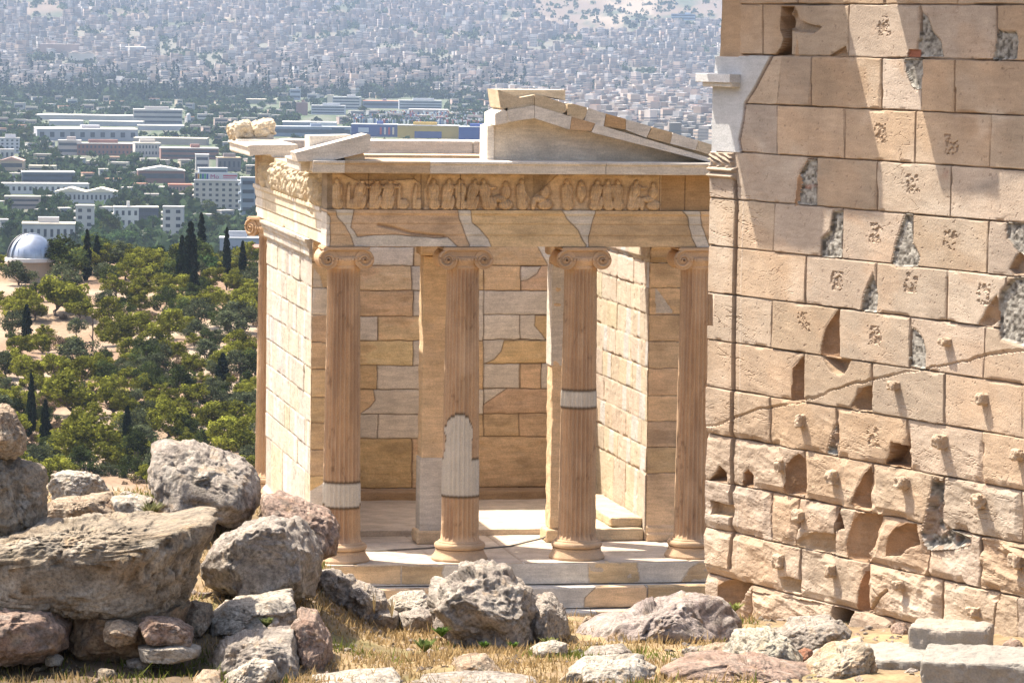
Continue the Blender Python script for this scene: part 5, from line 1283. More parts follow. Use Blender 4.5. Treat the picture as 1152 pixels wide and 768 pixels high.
TREES = [  # kind, x, base y, crown width px, (height px)
 ('olive', 21, 324, 36), ('darkpine', 66, 318, 60, 36), ('olive', 69, 333, 42), ('olive', 114, 317, 24), ('pine', 130, 338, 34), ('pine', 142, 318, 38), ('pine', 64, 358, 66), ('bush', 3, 306, 16), ('pine', 20, 298, 26), ('pine', 44, 309, 30), ('bush', 88, 296, 34),
 ('pine', 160, 312, 34), ('pine', 214, 330, 30), ('pine', 239, 328, 30), ('pine', 263, 322, 24), ('pine', 283, 335, 24), ('darkpine', 198, 302, 18), ('broad', 241, 296, 18), ('pine', 165, 326, 40), ('pine', 182, 318, 34), ('pine', 205, 336, 30), ('darkpine', 226, 338, 26), ('pine', 276, 352, 34), ('pine', 251, 345, 26), ('broad', 236, 312, 28), ('pine', 150, 300, 30), ('broad', 175, 299, 24),
 ('olive', 16, 376, 32), ('pine', 50, 386, 24), ('olive', 86, 377, 22), ('pine', 137, 395, 48), ('pine', 20, 406, 32), ('olive', 52, 415, 18), ('olive', 88, 421, 46), ('olive', 89, 397, 14), ('pine', 115, 426, 34), ('pine', 10, 416, 32), ('pine', 28, 433, 38), ('pine', 62, 432, 42), ('pine', 92, 436, 40), ('olive', 142, 430, 28), ('bush', 110, 352, 20), ('bush', 72, 360, 12), ('bush', 118, 405, 22), ('bush', 78, 402, 16),
 ('pine', 158, 355, 32), ('darkpine', 186, 356, 30), ('olive', 224, 368, 38), ('olive', 268, 375, 44), ('pine', 190, 387, 44), ('pine', 158, 383, 36), ('olive', 262, 384, 38), ('pine', 273, 401, 36), ('olive', 234, 410, 32), ('olive', 171, 412, 36), ('pine', 217, 419, 20), ('olive', 270, 426, 36), ('bush', 232, 380, 20), ('olive', 172, 431, 38), ('bush', 168, 360, 18), ('bush', 215, 432, 16),
 ('pine', 15, 464, 34), ('pine', 80, 473, 66), ('pine', 98, 487, 42), ('pine', 128, 471, 46), ('pine', 90, 526, 70), ('pine', 117, 506, 28), ('olive', 24, 480, 14), ('pine', 52, 462, 30), ('pine', 40, 447, 34),
 ('pine', 160, 447, 32), ('pine', 212, 463, 40), ('olive', 240, 463, 32), ('olive', 272, 471, 36), ('pine', 190, 499, 58), ('pine', 238, 489, 46), ('pine', 257, 521, 58), ('darkpine', 208, 501, 34), ('pine', 279, 491, 32), ('olive', 190, 512, 24), ('darkpine', 150, 540, 26), ('pine', 60, 530, 30), ('olive', 40, 520, 18), ('pine', 180, 470, 30), ('pine', 282, 445, 26), ('pine', 222, 540, 50), ('pine', 282, 548, 40), ('olive', 120, 545, 30), ('pine', 20, 545, 44), ('bush', 150, 485, 16), ('bush', 112, 490, 14), ('pine', 252, 440, 26)]
NM = {'pine': 'bright green pine', 'darkpine': 'dark bushy conifer', 'olive': 'grey-green olive tree', 'bush': 'dry brown bush', 'broad': 'leafy green tree', 'cypress': 'dark narrow cypress', 'dead': 'bare dead trunk'}
def where_hill(x, y):
    if y < 345: return 'beside the silver observatory dome' if x < 80 else 'by the pair of cypresses right of the dome' if x < 150 else 'on the hill crest under the tall cypresses'
    if y < 440: return 'on the open stony slope below the dome' if x < 110 else 'near the forked pine on the stony slope' if x < 180 else 'along the bare earth path up the slope'
    return 'low on the slope behind the white rounded rock' if x < 130 else 'low on the slope above the tall pitted boulder' if x < 215 else 'low on the slope close to the temple column'
cnt = {}
def size_word(w): return 'tiny' if w < 17 else 'small' if w < 27 else 'medium' if w < 37 else 'broad' if w < 50 else 'very broad'
recs = []
for i_, x_ in enumerate(range(84, 292, 12)): TREES.append((['pine', 'pine', 'darkpine', 'pine', 'olive'][i_ % 5], x_+tr.uniform(-4, 4), tr.uniform(303, 315), tr.uniform(26, 40)))
TREES += [('pine', -4, 306, 26), ('pine', 12, 311, 20)]
for _ in range(2500):
    if len(TREES) > 335: break
    x_, y_ = tr.uniform(-6, 294), tr.uniform(300, 556); dn = np.interp(y_, [300, 325, 345, 375, 415, 435, 470, 556], [1, .8, .25, .16, .3, .7, .9, 1])
    if x_ > 195: dn = max(dn, .55)
    w_ = tr.uniform(20, 46)*np.interp(y_, [300, 420, 556], [.8, .9, 1.1])
    if tr.random() > dn or any(abs(t[1]-x_) < .23*(w_+t[3]) and abs(t[2]-y_) < .11*(w_+t[3]) for t in TREES) or (x_ < 66 and y_ < 345) or abs(x_-104) < 10: continue
    TREES.append((str(tr.choice(['pine', 'pine', 'pine', 'olive', 'darkpine', 'bush'])), x_, y_, w_))
for t in TREES:
    kind, x, y, wpx = t[:4]
    s_, al_, P = hit_ground(x, y); recs.append((kind, P, wpx*s_/FPX, t[4]*s_/FPX if len(t) > 4 else None, f'{size_word(wpx)} {NM[kind]} {where_hill(x, y)}'))
from collections import Counter
cl = Counter(r_[4] for r_ in recs)
for kind, P, sx, szz, lb in recs:
    sz = sx if szz is None else szz/.75
    plant(kind, P-np.array([0, 0, .1]), sx*1.25, sz*1.12, lb, 'bush' if kind == 'bush' else 'tree', 'trees that look alike '+lb.split(' ', 1)[1] if cl[lb] > 1 else None)
CYP = [(214, 251, 330, 15, 'broad dark conifer on the hill crest left of the tallest cypress'), (205, 266, 326, 11, 'dark pointed conifer on the crest, between the short cypress and the broad conifer'), (97.6, 259.5, 318, 9, 'tall dark cypress right of the observatory dome, left one of a pair'), (109, 266, 306, 9, 'shorter dark cypress right of the observatory dome, right one of a pair'), (182, 278, 303, 9, 'short dark cypress rising between pines left of the broad dark conifer'),
       (226, 241, 300, 10, 'tallest dark cypress on the hill crest, before the white office tower'), (255, 257, 324, 8, 'slim cypress in front of the white-framed grey shed'), (273, 272, 322, 8, 'ragged thin cypress beside the red-roofed hill house'), (187, 295, 324, 6, 'small thin cypress below the short one on the crest'),
       (218, 302, 340, 11, 'stout cypress under the broad dark conifer'), (30, 343, 383, 10, 'dark cypress beside the big olive on the stony slope'), (250, 398, 440, 13, 'dark cypress standing among olives near the temple column'), (35, 421, 496, 9, 'tallest lone cypress above the pale jutting rock'), (51, 450, 512, 11, 'cypress with its trunk showing, next to the tallest lone one'), (143, 457, 514, 10, 'cypress low on the slope above the broad bright pines')]
for x, yt, yb, wpx, lb in CYP:
    s_, al_, P = hit_ground(x, yb); plant('cypress', P, wpx*s_/FPX*1.15, (yb-yt)*s_/FPX, lb, 'tree')
s_, al_, P = hit_ground(104, 394); plant('dead', P, 26*s_/FPX, 36*s_/FPX, 'bare dead trunk standing on the open stony slope', 'tree')

# ================================================================== OBSERVATORY
s_, al_, P = hit_ground(34, 318); k = s_/FPX
OBS = thing('observatory', P, 'domed observatory with silver metal dome and stone drum among pines', 'observatory')
R_ = 27*k; zb = CZ-(297-34)*k
V, F = lathe([(R_*.95, P[2]-2), (R_*.95, zb-1.2*k*3), (R_*1.0, zb-1.2*k*3)], 48, (P[0], P[1], 0)); obj('drum', V, F, M_CITY, OBS, np.tile(np.array([.36, .28, .2]), (len(V), 1)))
V, F = lathe([(R_*1.0, zb-4*k), (R_*1.06, zb-4*k), (R_*1.06, zb), (R_*.98, zb+.1)], 48, (P[0], P[1], 0)); obj('cornice', V, F, M_CITY, OBS, np.tile(np.array([.6, .58, .55]), (len(V), 1)))
tt = np.linspace(0, math.pi/2-.01, 26); V, F = lathe([(R_*.98*math.cos(t), zb+R_*1.02*math.sin(t)) for t in tt], 64, (P[0], P[1], 0))
mm = plain_mat('dome_metal', (.42, .45, .50), .38, .85, .22, .6)
dome = obj('dome', V, F, mm, OBS, None, True)
# ribs and the slit of the dome
az0 = math.atan2(-_f[1], -_f[0])
for i in range(9):
    az = az0+math.radians(-70+i*15); zz = zb+np.linspace(.1, R_*.42, 8); rr = R_*.99*np.sqrt(np.clip(1-((zz-zb)/(R_*1.02))**2, 0, 1))
    V, F = tube(np.stack([P[0]+rr*math.cos(az), P[1]+rr*math.sin(az), zz], 1), .06, 5); obj('seam', V, F, mm, dome)
for off in (-.16, .16):
    tt = np.linspace(.05, math.pi*.62, 30); az = az0-math.radians(52)
    q = np.stack([np.cos(tt), np.sin(tt)], 1)*R_*1.01
    V, F = tube(np.stack([P[0]+q[:, 0]*math.cos(az)-off*R_*math.sin(az), P[1]+q[:, 0]*math.sin(az)+off*R_*math.cos(az), zb+q[:, 1]], 1), .16, 6); obj('shutter_rail', V, F, plain_mat('dark_metal', (.08, .08, .09), .5) if off < 0 else mm, dome)

# ================================================================== TOWN ON THE PLAIN
PZ = -95.0
WINM = plain_mat('window_glass', (.055, .065, .085), .3, 0, .2, .3)
cr_ = np.random.default_rng(77)
def building(x0, x1, yt, yb, label, wall, roof, floors=0, bays=0, deep=None, win='band', gable=None, skew=0., z=PZ, name='building', base=None, group=None, cat='building', sides=True):
    D = (CZ-z)*FPX/(yb-34) if base is None else base
    zz = z if base is None else CZ-(yb-34)*D/FPX
    k = D/FPX; W = (x1-x0)*k; H = (yb-yt)*k
    O = CAMP+D*ray((x0+x1)/2, yb); O[2] = zz
    ya = YAW+math.atan(((x0+x1)/2-576)/FPX)+math.radians(skew); X = np.array([math.cos(ya), -math.sin(ya), 0]); Y = np.array([math.sin(ya), math.cos(ya), 0])
    dp = deep if deep is not None else max(8., min(W*.6, 26.))
    R = thing(name, O, label, cat, group)
    def bx(nm, a0, a1, b0, b1, c0, c1, rgb, par=R, mat=M_CITY):
        V, F = boxVF(a0, a1, b0, b1, c0, c1); V = np.array(V); Wd = O+V[:, 0:1]*X+V[:, 1:2]*Y+V[:, 2:3]*np.array([0, 0, 1.])
        return obj(nm, Wd, F, mat, par, np.array(rgb) if mat is M_CITY else None)
    bx('wall', -W/2, W/2, 0, dp, -3, H, wall)
    if gable:
        n = gable; parts = []
        for i in range(n):
            a0, a1 = -W/2-.4+i*W/n, -W/2+.4+(i+1)*W/n; m = (a0+a1)/2; rh = min(W/n*.16, H*.35)
            V = [(a0, -.5, H), (a1, -.5, H), (m, -.5, H+rh), (a0, dp, H), (a1, dp, H), (m, dp, H+rh)]; parts.append((V, [(0, 1, 2), (5, 4, 3), (0, 2, 5, 3), (1, 4, 5, 2), (0, 3, 4, 1)]))
        V, F = join(parts); rf = obj('roof', O+V[:, 0:1]*X+V[:, 1:2]*Y+V[:, 2:3]*np.array([0, 0, 1.]), F, M_CITY, R, np.array(roof))
    else:
        rf = bx('roof', -W/2-.25, W/2+.25, -.25, dp+.25, H+.003, H+.5, roof)
        if W > 12 and H > 8: bx('roof_hut', W*cr_.uniform(-.3, .1), W*cr_.uniform(.12, .35), dp*.3, dp*.7, H+.503, H+.503+2.6, np.array(wall)*.95, rf)
    if floors:
        fh = (H-1.0)/floors
        if win == 'band':
            for f in range(floors): bx('window_strip', -W/2+.8, W/2-.8, -.08, .3, f*fh+fh*.35+.6, f*fh+fh*.78+.6, None, R, WINM)
        elif win == 'grid':
            n = 0
            for f in range(floors):
                for j in range(bays):
                    if n >= 90: break
                    bw_ = W/bays; a0 = -W/2+j*bw_; bx('window', a0+bw_*.28, a0+bw_*.72, -.08, .3, f*fh+fh*.3+.6, f*fh+fh*.78+.6, None, R, WINM); n += 1
        if sides and deep is None and H > 10:
            for f in range(min(floors, 6)): bx('balcony', -W/2-1.1, -W/2+.01, dp*.15, dp*.85, f*fh+fh*.25+.5, f*fh+fh*.5+.5, np.array(wall)*1.1)
    return R, O, X, Y, W, H
Wt, Cr, Tn, Gy, Br, Rd, Bl = (.50, .475, .45), (.52, .46, .36), (.42, .33, .24), (.34, .34, .36), (.24, .125, .10), (.40, .135, .085), (.14, .18, .27)
DK = (.09, .10, .13)
BL = [
 (85, 105, 238, 272, 'white slab block with side balconies, right behind the observatory', Wt, Wt, 4, 2, None, 'grid'),
 (25, 84, 259, 280, 'long low grey-white building directly behind the silver dome', (.48, .47, .47), Cr, 1, 8, 18, 'grid'),
 (0, 9, 255, 275, 'pale block at the picture edge, left of the dome', (.50, .47, .44), Wt, 3, 2, None, 'band'),
 (128, 156, 239, 263, 'white office wing left of the dark glazed front', (.62, .60, .57), Wt, 2, 4, None, 'grid'),
 (154, 178, 239, 259, 'dark glazed office front between two white wings', DK, Cr, 3, 0, 14, 'band'),
 (183, 206, 238, 272, 'white office tower with side balconies, behind the tall crest cypresses', Wt, Wt, 4, 2, None, 'grid'),
 (62, 130, 222, 235, 'wide warehouse with two low cream gables and a row of windows', (.46, .46, .47), (.66, .60, .48), 1, 14, 22, 'grid', 2),
 (5, 45, 229, 242, 'brown-grey office with two dark window strips', (.36, .30, .27), (.25, .24, .2), 2, 0, 16, 'band'),
 (0, 100, 214, 225, 'long white low building with small dark windows', (.60, .58, .57), Wt, 1, 16, 16, 'grid'),
 (25, 84, 201, 214, 'long dark blue-grey modern block with white lines', (.10, .12, .16), (.52, .5, .48), 2, 0, 24, 'band'),
 (0, 26, 188, 200, 'tan building with a pinkish roof at the picture edge', Tn, (.46, .30, .24), 1, 0, 20, 'band', 1),
 (32, 62, 194, 201, 'low cream building behind the dark blue-grey block', Cr, (.5, .45, .36), 1, 0, 12, 'band'),
 (218, 270, 208, 240, 'cream office block carrying a large lettered rooftop sign', (.47, .43, .38), (.44, .43, .43), 5, 7, None, 'grid'),
 (271, 287, 204, 246, 'blue-grey tower block beside the temple corner', (.24, .28, .33), Wt, 4, 0, None, 'band'),
 (190, 217, 213, 222, 'low brick house with a bright red roof', (.34, .22, .19), Rd, 1, 7, 14, 'grid', None),
 (155, 208, 197, 211, 'brick hall with a white pitched roof', Br, (.66, .63, .58), 1, 0, 22, 'band', 1),
 (220, 235, 179, 196, 'white building with a sloping side beside the orange-roofed one', Wt, Wt, 2, 0, 14, 'band'),
 (245, 271, 182, 197, 'dark-fronted building with an orange-tan roof', (.16, .15, .16), (.56, .42, .26), 1, 5, 18, 'grid', None),
 (224, 256, 194, 200, 'low blue-grey building in front of the orange-roofed one', (.30, .34, .40), (.5, .5, .52), 1, 0, 10, 'band'),
 (87, 150, 168, 181, 'long red-brown brick block, the left one of two', Br, (.52, .50, .47), 2, 14, 24, 'grid'),
 (152, 181, 167, 182, 'pale middle block between the two red-brown brick blocks', (.46, .42, .40), (.62, .57, .45), 2, 8, 24, 'grid'),
 (181, 246, 172, 184, 'long red-brown brick block, the right one of two', Br, (.50, .48, .46), 2, 0, 24, 'band'),
 (65, 90, 165, 181, 'grey and orange block at the left end of the brick block', (.42, .36, .33), (.46, .44, .42), 2, 0, 16, 'band'),
 (150, 232, 161, 168, 'long shed with a cream roof behind the brick blocks', (.40, .33, .28), (.66, .60, .48), 0, 0, 26, 'band'),
 (42, 155, 152, 165, 'very long grey warehouse with a pale flat roof', (.33, .33, .36), (.60, .56, .50), 1, 10, 60, 'grid'),
 (0, 22, 163, 180, 'white apartment block among trees at the picture edge', (.55, .54, .56), Wt, 4, 4, None, 'grid'),
 (0, 16, 176, 188, 'low white house below the white apartment block', Wt, Wt, 1, 3, None, 'grid'),
 (150, 205, 129, 146, 'grey industrial complex beside the white silo', (.40, .38, .37), (.5, .48, .45), 3, 0, 30, 'band'),
 (40, 150, 136.5, 141.5, 'long thin shed with a pale roof, left of the industrial complex', (.42, .40, .38), (.60, .57, .52), 0, 0, 40, 'band'),
 (55, 92, 143, 148, 'low shed with a pale roof behind the very long grey warehouse', (.40, .40, .40), (.60, .55, .47), 0, 0, 30, 'band'),
 (155, 207, 147, 152, 'long pale-roofed shed in front of the industrial complex', (.38, .38, .40), (.62, .58, .50), 0, 0, 30, 'band'),
 (100, 160, 143, 148, 'grey pale-roofed shed under the dark trees', (.36, .36, .38), (.58, .54, .48), 0, 0, 28, 'band'),
 (318, 356, 141, 150, 'white curved-roof hall, left one of two', (.22, .25, .30), (.68, .67, .64), 0, 0, 34, 'band', None),
 (357, 379, 141, 150, 'white curved-roof hall, right one of two', (.50, .52, .55), (.68, .67, .64), 0, 0, 34, 'band', None),
 (300, 395, 146, 157, 'long blue-grey retail shed under the white curved roofs', (.22, .26, .33), (.45, .48, .52), 1, 0, 20, 'band'),
 (395, 447, 142.5, 156, 'blue retail box with coloured panels', (.07, .10, .26), (.4, .42, .45), 0, 0, 30, 'band'),
 (447, 516, 143, 157, 'yellow-fronted retail box beside the blue ones', (.50, .33, .06), (.42, .42, .42), 0, 0, 30, 'band'),
 (516, 548, 144, 158, 'bright blue retail box right of the yellow-fronted one', (.05, .09, .30), (.4, .42, .45), 0, 0, 30, 'band'),
 (374, 405, 112, 126, 'pale banded office slab behind the car park', (.45, .44, .44), (.5, .5, .5), 4, 0, 20, 'band'),
 (368, 375, 110, 122, 'cream stair tower at the end of the banded office slab', (.62, .54, .42), Cr, 0, 0, 12, 'band'),
 (350, 388, 122, 132, 'stepped grey office terraces in front of the banded slab', (.40, .42, .45), (.5, .5, .5), 3, 0, 20, 'band'),
 (408, 449, 116, 124, 'long building with an orange-red roof', (.20, .22, .28), (.56, .26, .17), 1, 0, 24, 'band'),
 (449, 497, 115, 125, 'long grey banded office right of the orange roof', (.38, .40, .43), (.5, .5, .5), 3, 0, 20, 'band'),
 (333, 346, 119, 133, 'reddish-brown cube block among dark trees', (.30, .18, .16), (.3, .25, .24), 0, 0, None, 'band'),
 (277, 311, 116, 121, 'long flat pale slab roof left of the reddish cube', (.30, .27, .22), (.58, .52, .42), 0, 0, 30, 'band'),
 (460, 504, 125, 130, 'long pale-roofed shed below the grey banded office', (.40, .35, .33), (.60, .56, .52), 0, 0, 26, 'band'),
 (326, 338, 104, 116, 'white-topped block standing in the cypress belt', (.34, .37, .42), Wt, 2, 0, 14, 'band'),
 (45, 90, 57, 64, 'far industrial hall with a saw-tooth roof', (.34, .25, .21), (.45, .38, .34), 0, 0, 60, 'band', 14),
 (77, 106, 67, 73, 'far cream-walled enclosure below the saw-tooth hall', (.58, .52, .44), (.45, .38, .32), 0, 0, 30, 'band', 2),
 (135, 168, 59, 64, 'far white-roofed hall with a bright sunny roof', (.40, .40, .42), (.80, .78, .72), 0, 0, 90, 'band'),
 (755, 782, 14, 24, 'far blue-grey building complex under the bare quarry slope', (.26, .32, .40), (.42, .46, .5), 3, 0, 60, 'band'),
]
def ground_D(x, y):
    s_, al_, P = hit_ground(x, y, 1200, 12000); return s_
SPEC = {}
for q in BL:
    x0, x1, yt, yb, lb, wl, rf, fl, bay, dp, wn = q[:11]; gb = q[11] if len(q) > 11 else None
    if yb < 110:
        D = ground_D((x0+x1)/2, yb); r_ = building(x0, x1, yt, yb, lb, wl, rf, fl, bay, dp, wn, gb, base=D)
    else: r_ = building(x0, x1, yt, yb, lb, wl, rf, fl, bay, dp, wn, gb, skew=cr_.uniform(-6, 6))
    SPEC[lb] = r_
# silo
D = (CZ-PZ)*FPX/(145-34); k = D/FPX; O = CAMP+D*ray(212, 145); O[2] = PZ
sil = thing('silo', O, 'white round silo at the end of the industrial complex', 'silo')
V, F = lathe([(2.4*k*1.0, PZ), (2.4*k, CZ-(134-34)*k)], 20, (O[0], O[1], 0)); sw = obj('tank', V, F, M_CITY, sil, np.tile(np.array([.6, .6, .6]), (len(V), 1)))
V, F = lathe([(2.4*k, CZ-100*k), (1.6*k, CZ-98.6*k), (.05, CZ-98.2*k)], 20, (O[0], O[1], 0)); obj('cap', V, F, M_CITY, sil, np.tile(np.array([.55, .55, .55]), (len(V), 1)))
# the hill-edge shed and the red-roofed hill house
building(247, 292, 272, 296, 'grey shed in a white frame at the hill foot, next to the temple column', (.36, .38, .42), (.62, .62, .62), 0, 0, 10, 'band')
D = 860; building(277, 296, 284, 318, 'dark stone hill house with a red tiled roof, next to the temple column', (.13, .11, .10), (.30, .14, .10), 0, 0, 12, 'grid', None, base=D)
# rooftop sign with its coloured squares and letters
R, O, X, Y, W, H = SPEC['cream office block carrying a large lettered rooftop sign']
def flat(nm, a0, a1, c0, c1, out, rgb, par):
    V, F = boxVF(a0, a1, -out, .3, c0, c1); V = np.array(V)
    return obj(nm, O+V[:, 0:1]*X+V[:, 1:2]*Y+V[:, 2:3]*np.array([0, 0, 1.]), F, M_CITY, par, np.array(rgb))
SH = .26*H; sg = flat('sign_board', -W*.48, W*.44, H+.6, H+.6+SH, .30, (.62, .60, .62), R)
for i, rgb in enumerate(((.10, .05, .06), (.55, .25, .05), (.06, .25, .12), (.05, .12, .35), (.10, .35, .15), (.06, .10, .3))): flat('sign_panel', -W*.47+i*W*.048, -W*.47+(i+.85)*W*.048, H+.6+SH*.15, H+.6+SH*.85, .36, rgb, sg)
def letters(txt, a0, c0, hgt, rgb, wid=1.0):
    cu = bpy.data.curves.new('letters', 'FONT'); cu.body = txt; cu.size = hgt*1.35; cu.extrude = .05
    to = bpy.data.objects.new('letters', cu); COL.objects.link(to)
    bpy.context.view_layer.update()
    me = bpy.data.meshes.new_from_object(to.evaluated_get(bpy.context.evaluated_depsgraph_get())); bpy.data.objects.remove(to)
    V = np.array([v.co[:] for v in me.vertices]); F = [tuple(p.vertices) for p in me.polygons]
    Wd = O+(a0+V[:, 0:1]*wid)*X-(.42+V[:, 2:3])*Y+(c0+V[:, 1:2])*np.array([0, 0, 1.])
    obj('lettering', Wd, F, M_CITY, sg, np.array(rgb))
letters('Mo', -W*.15, H+.6+SH*.22, SH*.58, (.42, .06, .18), 1.15)
flat('sign_stripe', W*.13, W*.43, H+.6+SH*.5, H+.6+SH*.72, .36, (.5, .12, .16), sg); flat('sign_stripe', W*.13, W*.40, H+.6+SH*.25, H+.6+SH*.38, .36, (.55, .2, .24), sg)
# coloured panels on the retail boxes
R, O, X, Y, W, H = SPEC['blue retail box with coloured panels']
flat('sign_panel', -W*.35, -W*.12, H*.35, H*.75, .3, (.5, .55, .62), R)
for i, rgb in enumerate(((.45, .1, .1), (.5, .5, .55), (.4, .1, .12), (.5, .5, .5))): flat('sign_panel', W*(.12+.09*i), W*(.16+.09*i), H*.2, H*.8, .3, rgb, R)
R, O, X, Y, W, H = SPEC['yellow-fronted retail box beside the blue ones']
flat('entrance_front', -W*.22, W*.22, .2, H*.55, .3, (.10, .12, .25), R)
R, O, X, Y, W, H = SPEC['long blue-grey retail shed under the white curved roofs']
flat('sign_panel', W*.27, W*.42, H*.6, H*.9, .3, (.05, .07, .10), R)

# filler houses of the plain
occ = [(q[0]-1, q[1]+1, q[2]-3, q[3]) for q in BL]
COLW = [('white', (.50, .48, .46)), ('cream', (.48, .41, .32)), ('grey', (.31, .31, .31)), ('tan', (.42, .33, .25)), ('pinkish', (.47, .36, .31))]
near_l = [(34, 272, 'the observatory dome'), (95, 255, 'the white slab'), (244, 222, 'the signed office'), (96, 228, 'the gabled warehouse'), (150, 175, 'the brick blocks'), (98, 158, 'the long grey warehouse'), (180, 138, 'the white silo'), (338, 145, 'the white curved roofs'), (480, 150, 'the yellow retail box'), (428, 118, 'the orange-red roof'), (55, 206, 'the dark modern block'), (340, 126, 'the reddish cube block')]
fill = []
tries = 0
while len(fill) < 240 and tries < 16000:
    tries += 1
    yb = 112+150*cr_.random()**1.3; xmax = 288 if yb > 160 else 548 if yb > 125 else 830
    x = cr_.uniform(-6, xmax); sc = (yb-34)/100.
    wpx = cr_.uniform(7, 17)*sc**.6; hpx = cr_.uniform(4, 9)*sc**.8
    if any(x+wpx/2 > o[0] and x-wpx/2 < o[1] and yb > o[2] and yb-hpx < o[3]+1 for o in occ): continue
    occ.append((x-wpx/2-1, x+wpx/2+1, yb-hpx, yb)); fill.append((x, yb, wpx, hpx))
fl_ = []
for x, yb, wpx, hpx in fill:
    cn_, rgb = COLW[int(cr_.integers(5))]; nl = min(near_l, key=lambda t: (t[0]-x)**2+((t[1]-yb)*2)**2)
    rel = 'behind' if yb < nl[1]-14 else 'in front of' if yb > nl[1]+10 else 'left of' if x < nl[0] else 'right of'
    fl_.append((x, yb, wpx, hpx, rgb, f"{'low wide' if wpx > 2*hpx else 'boxy'} {cn_} building {rel} {nl[2]}"))
cf = Counter(t[5] for t in fl_)
for x, yb, wpx, hpx, rgb, lb in fl_:
    ro = [(.36, .33, .30), (.46, .43, .39), (.38, .20, .14)][int(cr_.choice(3, p=[.5, .35, .15]))]
    building(x-wpx/2, x+wpx/2, yb-hpx, yb, lb, rgb, ro, int(max(1, hpx//4)), 0, None, 'band', skew=cr_.uniform(-25, 25), group='houses alike: '+lb if cf[lb] > 1 else None, sides=False)
# trees between the houses
pl = []; tries = 0
while len(pl) < 215 and tries < 9000:
    tries += 1
    yb = 122+155*cr_.random()**1.1; x = cr_.uniform(-8, 292 if yb > 165 else 548); wpx = cr_.uniform(8, 17)*((yb-34)/150)**.75
    if any(o[0]+1 < x < o[1]-1 and o[2] < yb < o[3]+.35*wpx+14 for o in occ[:len(BL)]) and cr_.random() < .93: continue
    pl.append((x, yb, wpx))
pl += [(x, y, w_) for x, y, w_ in ((108, 286, 34), (122, 276, 30), (136, 290, 36), (112, 262, 26), (146, 284, 26), (60, 262, 18), (52, 240, 22), (66, 246, 24), (60, 254, 20), (74, 250, 18), (16, 262, 20), (236, 246, 22), (212, 232, 20), (252, 252, 18), (170, 285, 26), (232, 272, 22), (250, 280, 20), (2, 256, 18))]
lt = []
for x, yb, wpx in pl:
    nl = min(near_l, key=lambda t: (t[0]-x)**2+((t[1]-yb)*2)**2); rel = 'behind' if yb < nl[1]-14 else 'in front of' if yb > nl[1]+10 else 'left of' if x < nl[0] else 'right of'
    lt.append(f'{"large" if wpx > 15 else "small"} leafy tree {rel} {nl[2]}')
ct = Counter(lt)
for (x, yb, wpx), lb in zip(pl, lt):
    D = (CZ-PZ)*FPX/(yb-34); O = CAMP+D*ray(x, yb); O[2] = PZ
    plant('broad' if cr_.random() < .8 else 'darkpine', O, wpx*D/FPX*1.1, wpx*D/FPX*cr_.uniform(.8, 1.05), lb, 'tree', 'trees alike: '+lb if ct[lb] > 1 else None)

# ---- masses nobody could count one by one: the cypress belt, the far city, its trees, the parked cars
def boxes(C, W, Dp, H, ang):
    n = len(C); sx = np.array([-1, 1, 1, -1])*.5; sy = np.array([-1, -1, 1, 1])*.5
    ca, sa = np.cos(ang), np.sin(ang)
    lx = sx[None]*W[:, None]; ly = sy[None]*Dp[:, None]
    X = C[:, 0:1]+lx*ca[:, None]-ly*sa[:, None]; Y = C[:, 1:2]+lx*sa[:, None]+ly*ca[:, None]
    lo = np.stack([X, Y, np.repeat(C[:, 2:3]-4, 4, 1)], -1); hi = np.stack([X, Y, np.repeat((C[:, 2]+H)[:, None], 4, 1)], -1)
    V = np.concatenate([lo, hi, hi], 1).reshape(-1, 3)        # roof has its own corners for its own colour
    b_ = np.arange(n)[:, None]*12
    sides = np.concatenate([b_+np.array([[0, 1, 5, 4]]), b_+np.array([[1, 2, 6, 5]]), b_+np.array([[2, 3, 7, 6]]), b_+np.array([[3, 0, 4, 7]])]); roof = b_+np.array([[8, 9, 10, 11]])
    return V, sides, roof
fr = np.random.default_rng(8)
N = 23000
s_ = 5720+(9300-5720)*fr.random(N)**1.15; al_ = np.radians(fr.uniform(-9.5, 7, N))
n2_ = 6500; s_[:n2_] = 3300+2450*fr.random(n2_)**.7; al_[:n2_] = np.radians(fr.uniform(-.32, 7, n2_))
park = fbm(P2(al_*90, s_/330.), 3, 61)
okc = (park < .26) & ~((al_ > .005) & (s_ > 8200+500*fbm(P2(al_*60, s_*0), 2, 62)))
s_, al_ = s_[okc], al_[okc]; Pc = gpt(s_, al_); n = len(Pc)
W = fr.uniform(6, 13.5, n); Dp = fr.uniform(7, 12, n); H = fr.choice([5, 8, 11, 14, 18, 23], n, p=[.12, .18, .26, .24, .14, .06])*fr.uniform(.85, 1.1, n)
ang = -YAW+fr.choice([.2, -.5, .9], n)+fr.normal(0, .12, n)
V, Fs, Fr = boxes(Pc, W, Dp, H, ang)
pal = .84*np.array([(.56, .47, .40), (.64, .56, .50), (.50, .39, .31), (.42, .34, .29), (.68, .63, .58), (.54, .41, .33), (.36, .32, .30)])
wc = pal[fr.integers(0, 7, n)]*fr.uniform(.55, 1.2, (n, 1)); rc = np.where(fr.random((n, 1)) < .16, np.array([[.42, .22, .15]]), np.array([[.44, .42, .40]])*fr.uniform(.6, 1.35, (n, 1)))
Cc = np.concatenate([np.repeat(wc[:, None], 8, 1), np.repeat(rc[:, None], 4, 1)], 1).reshape(-1, 3)
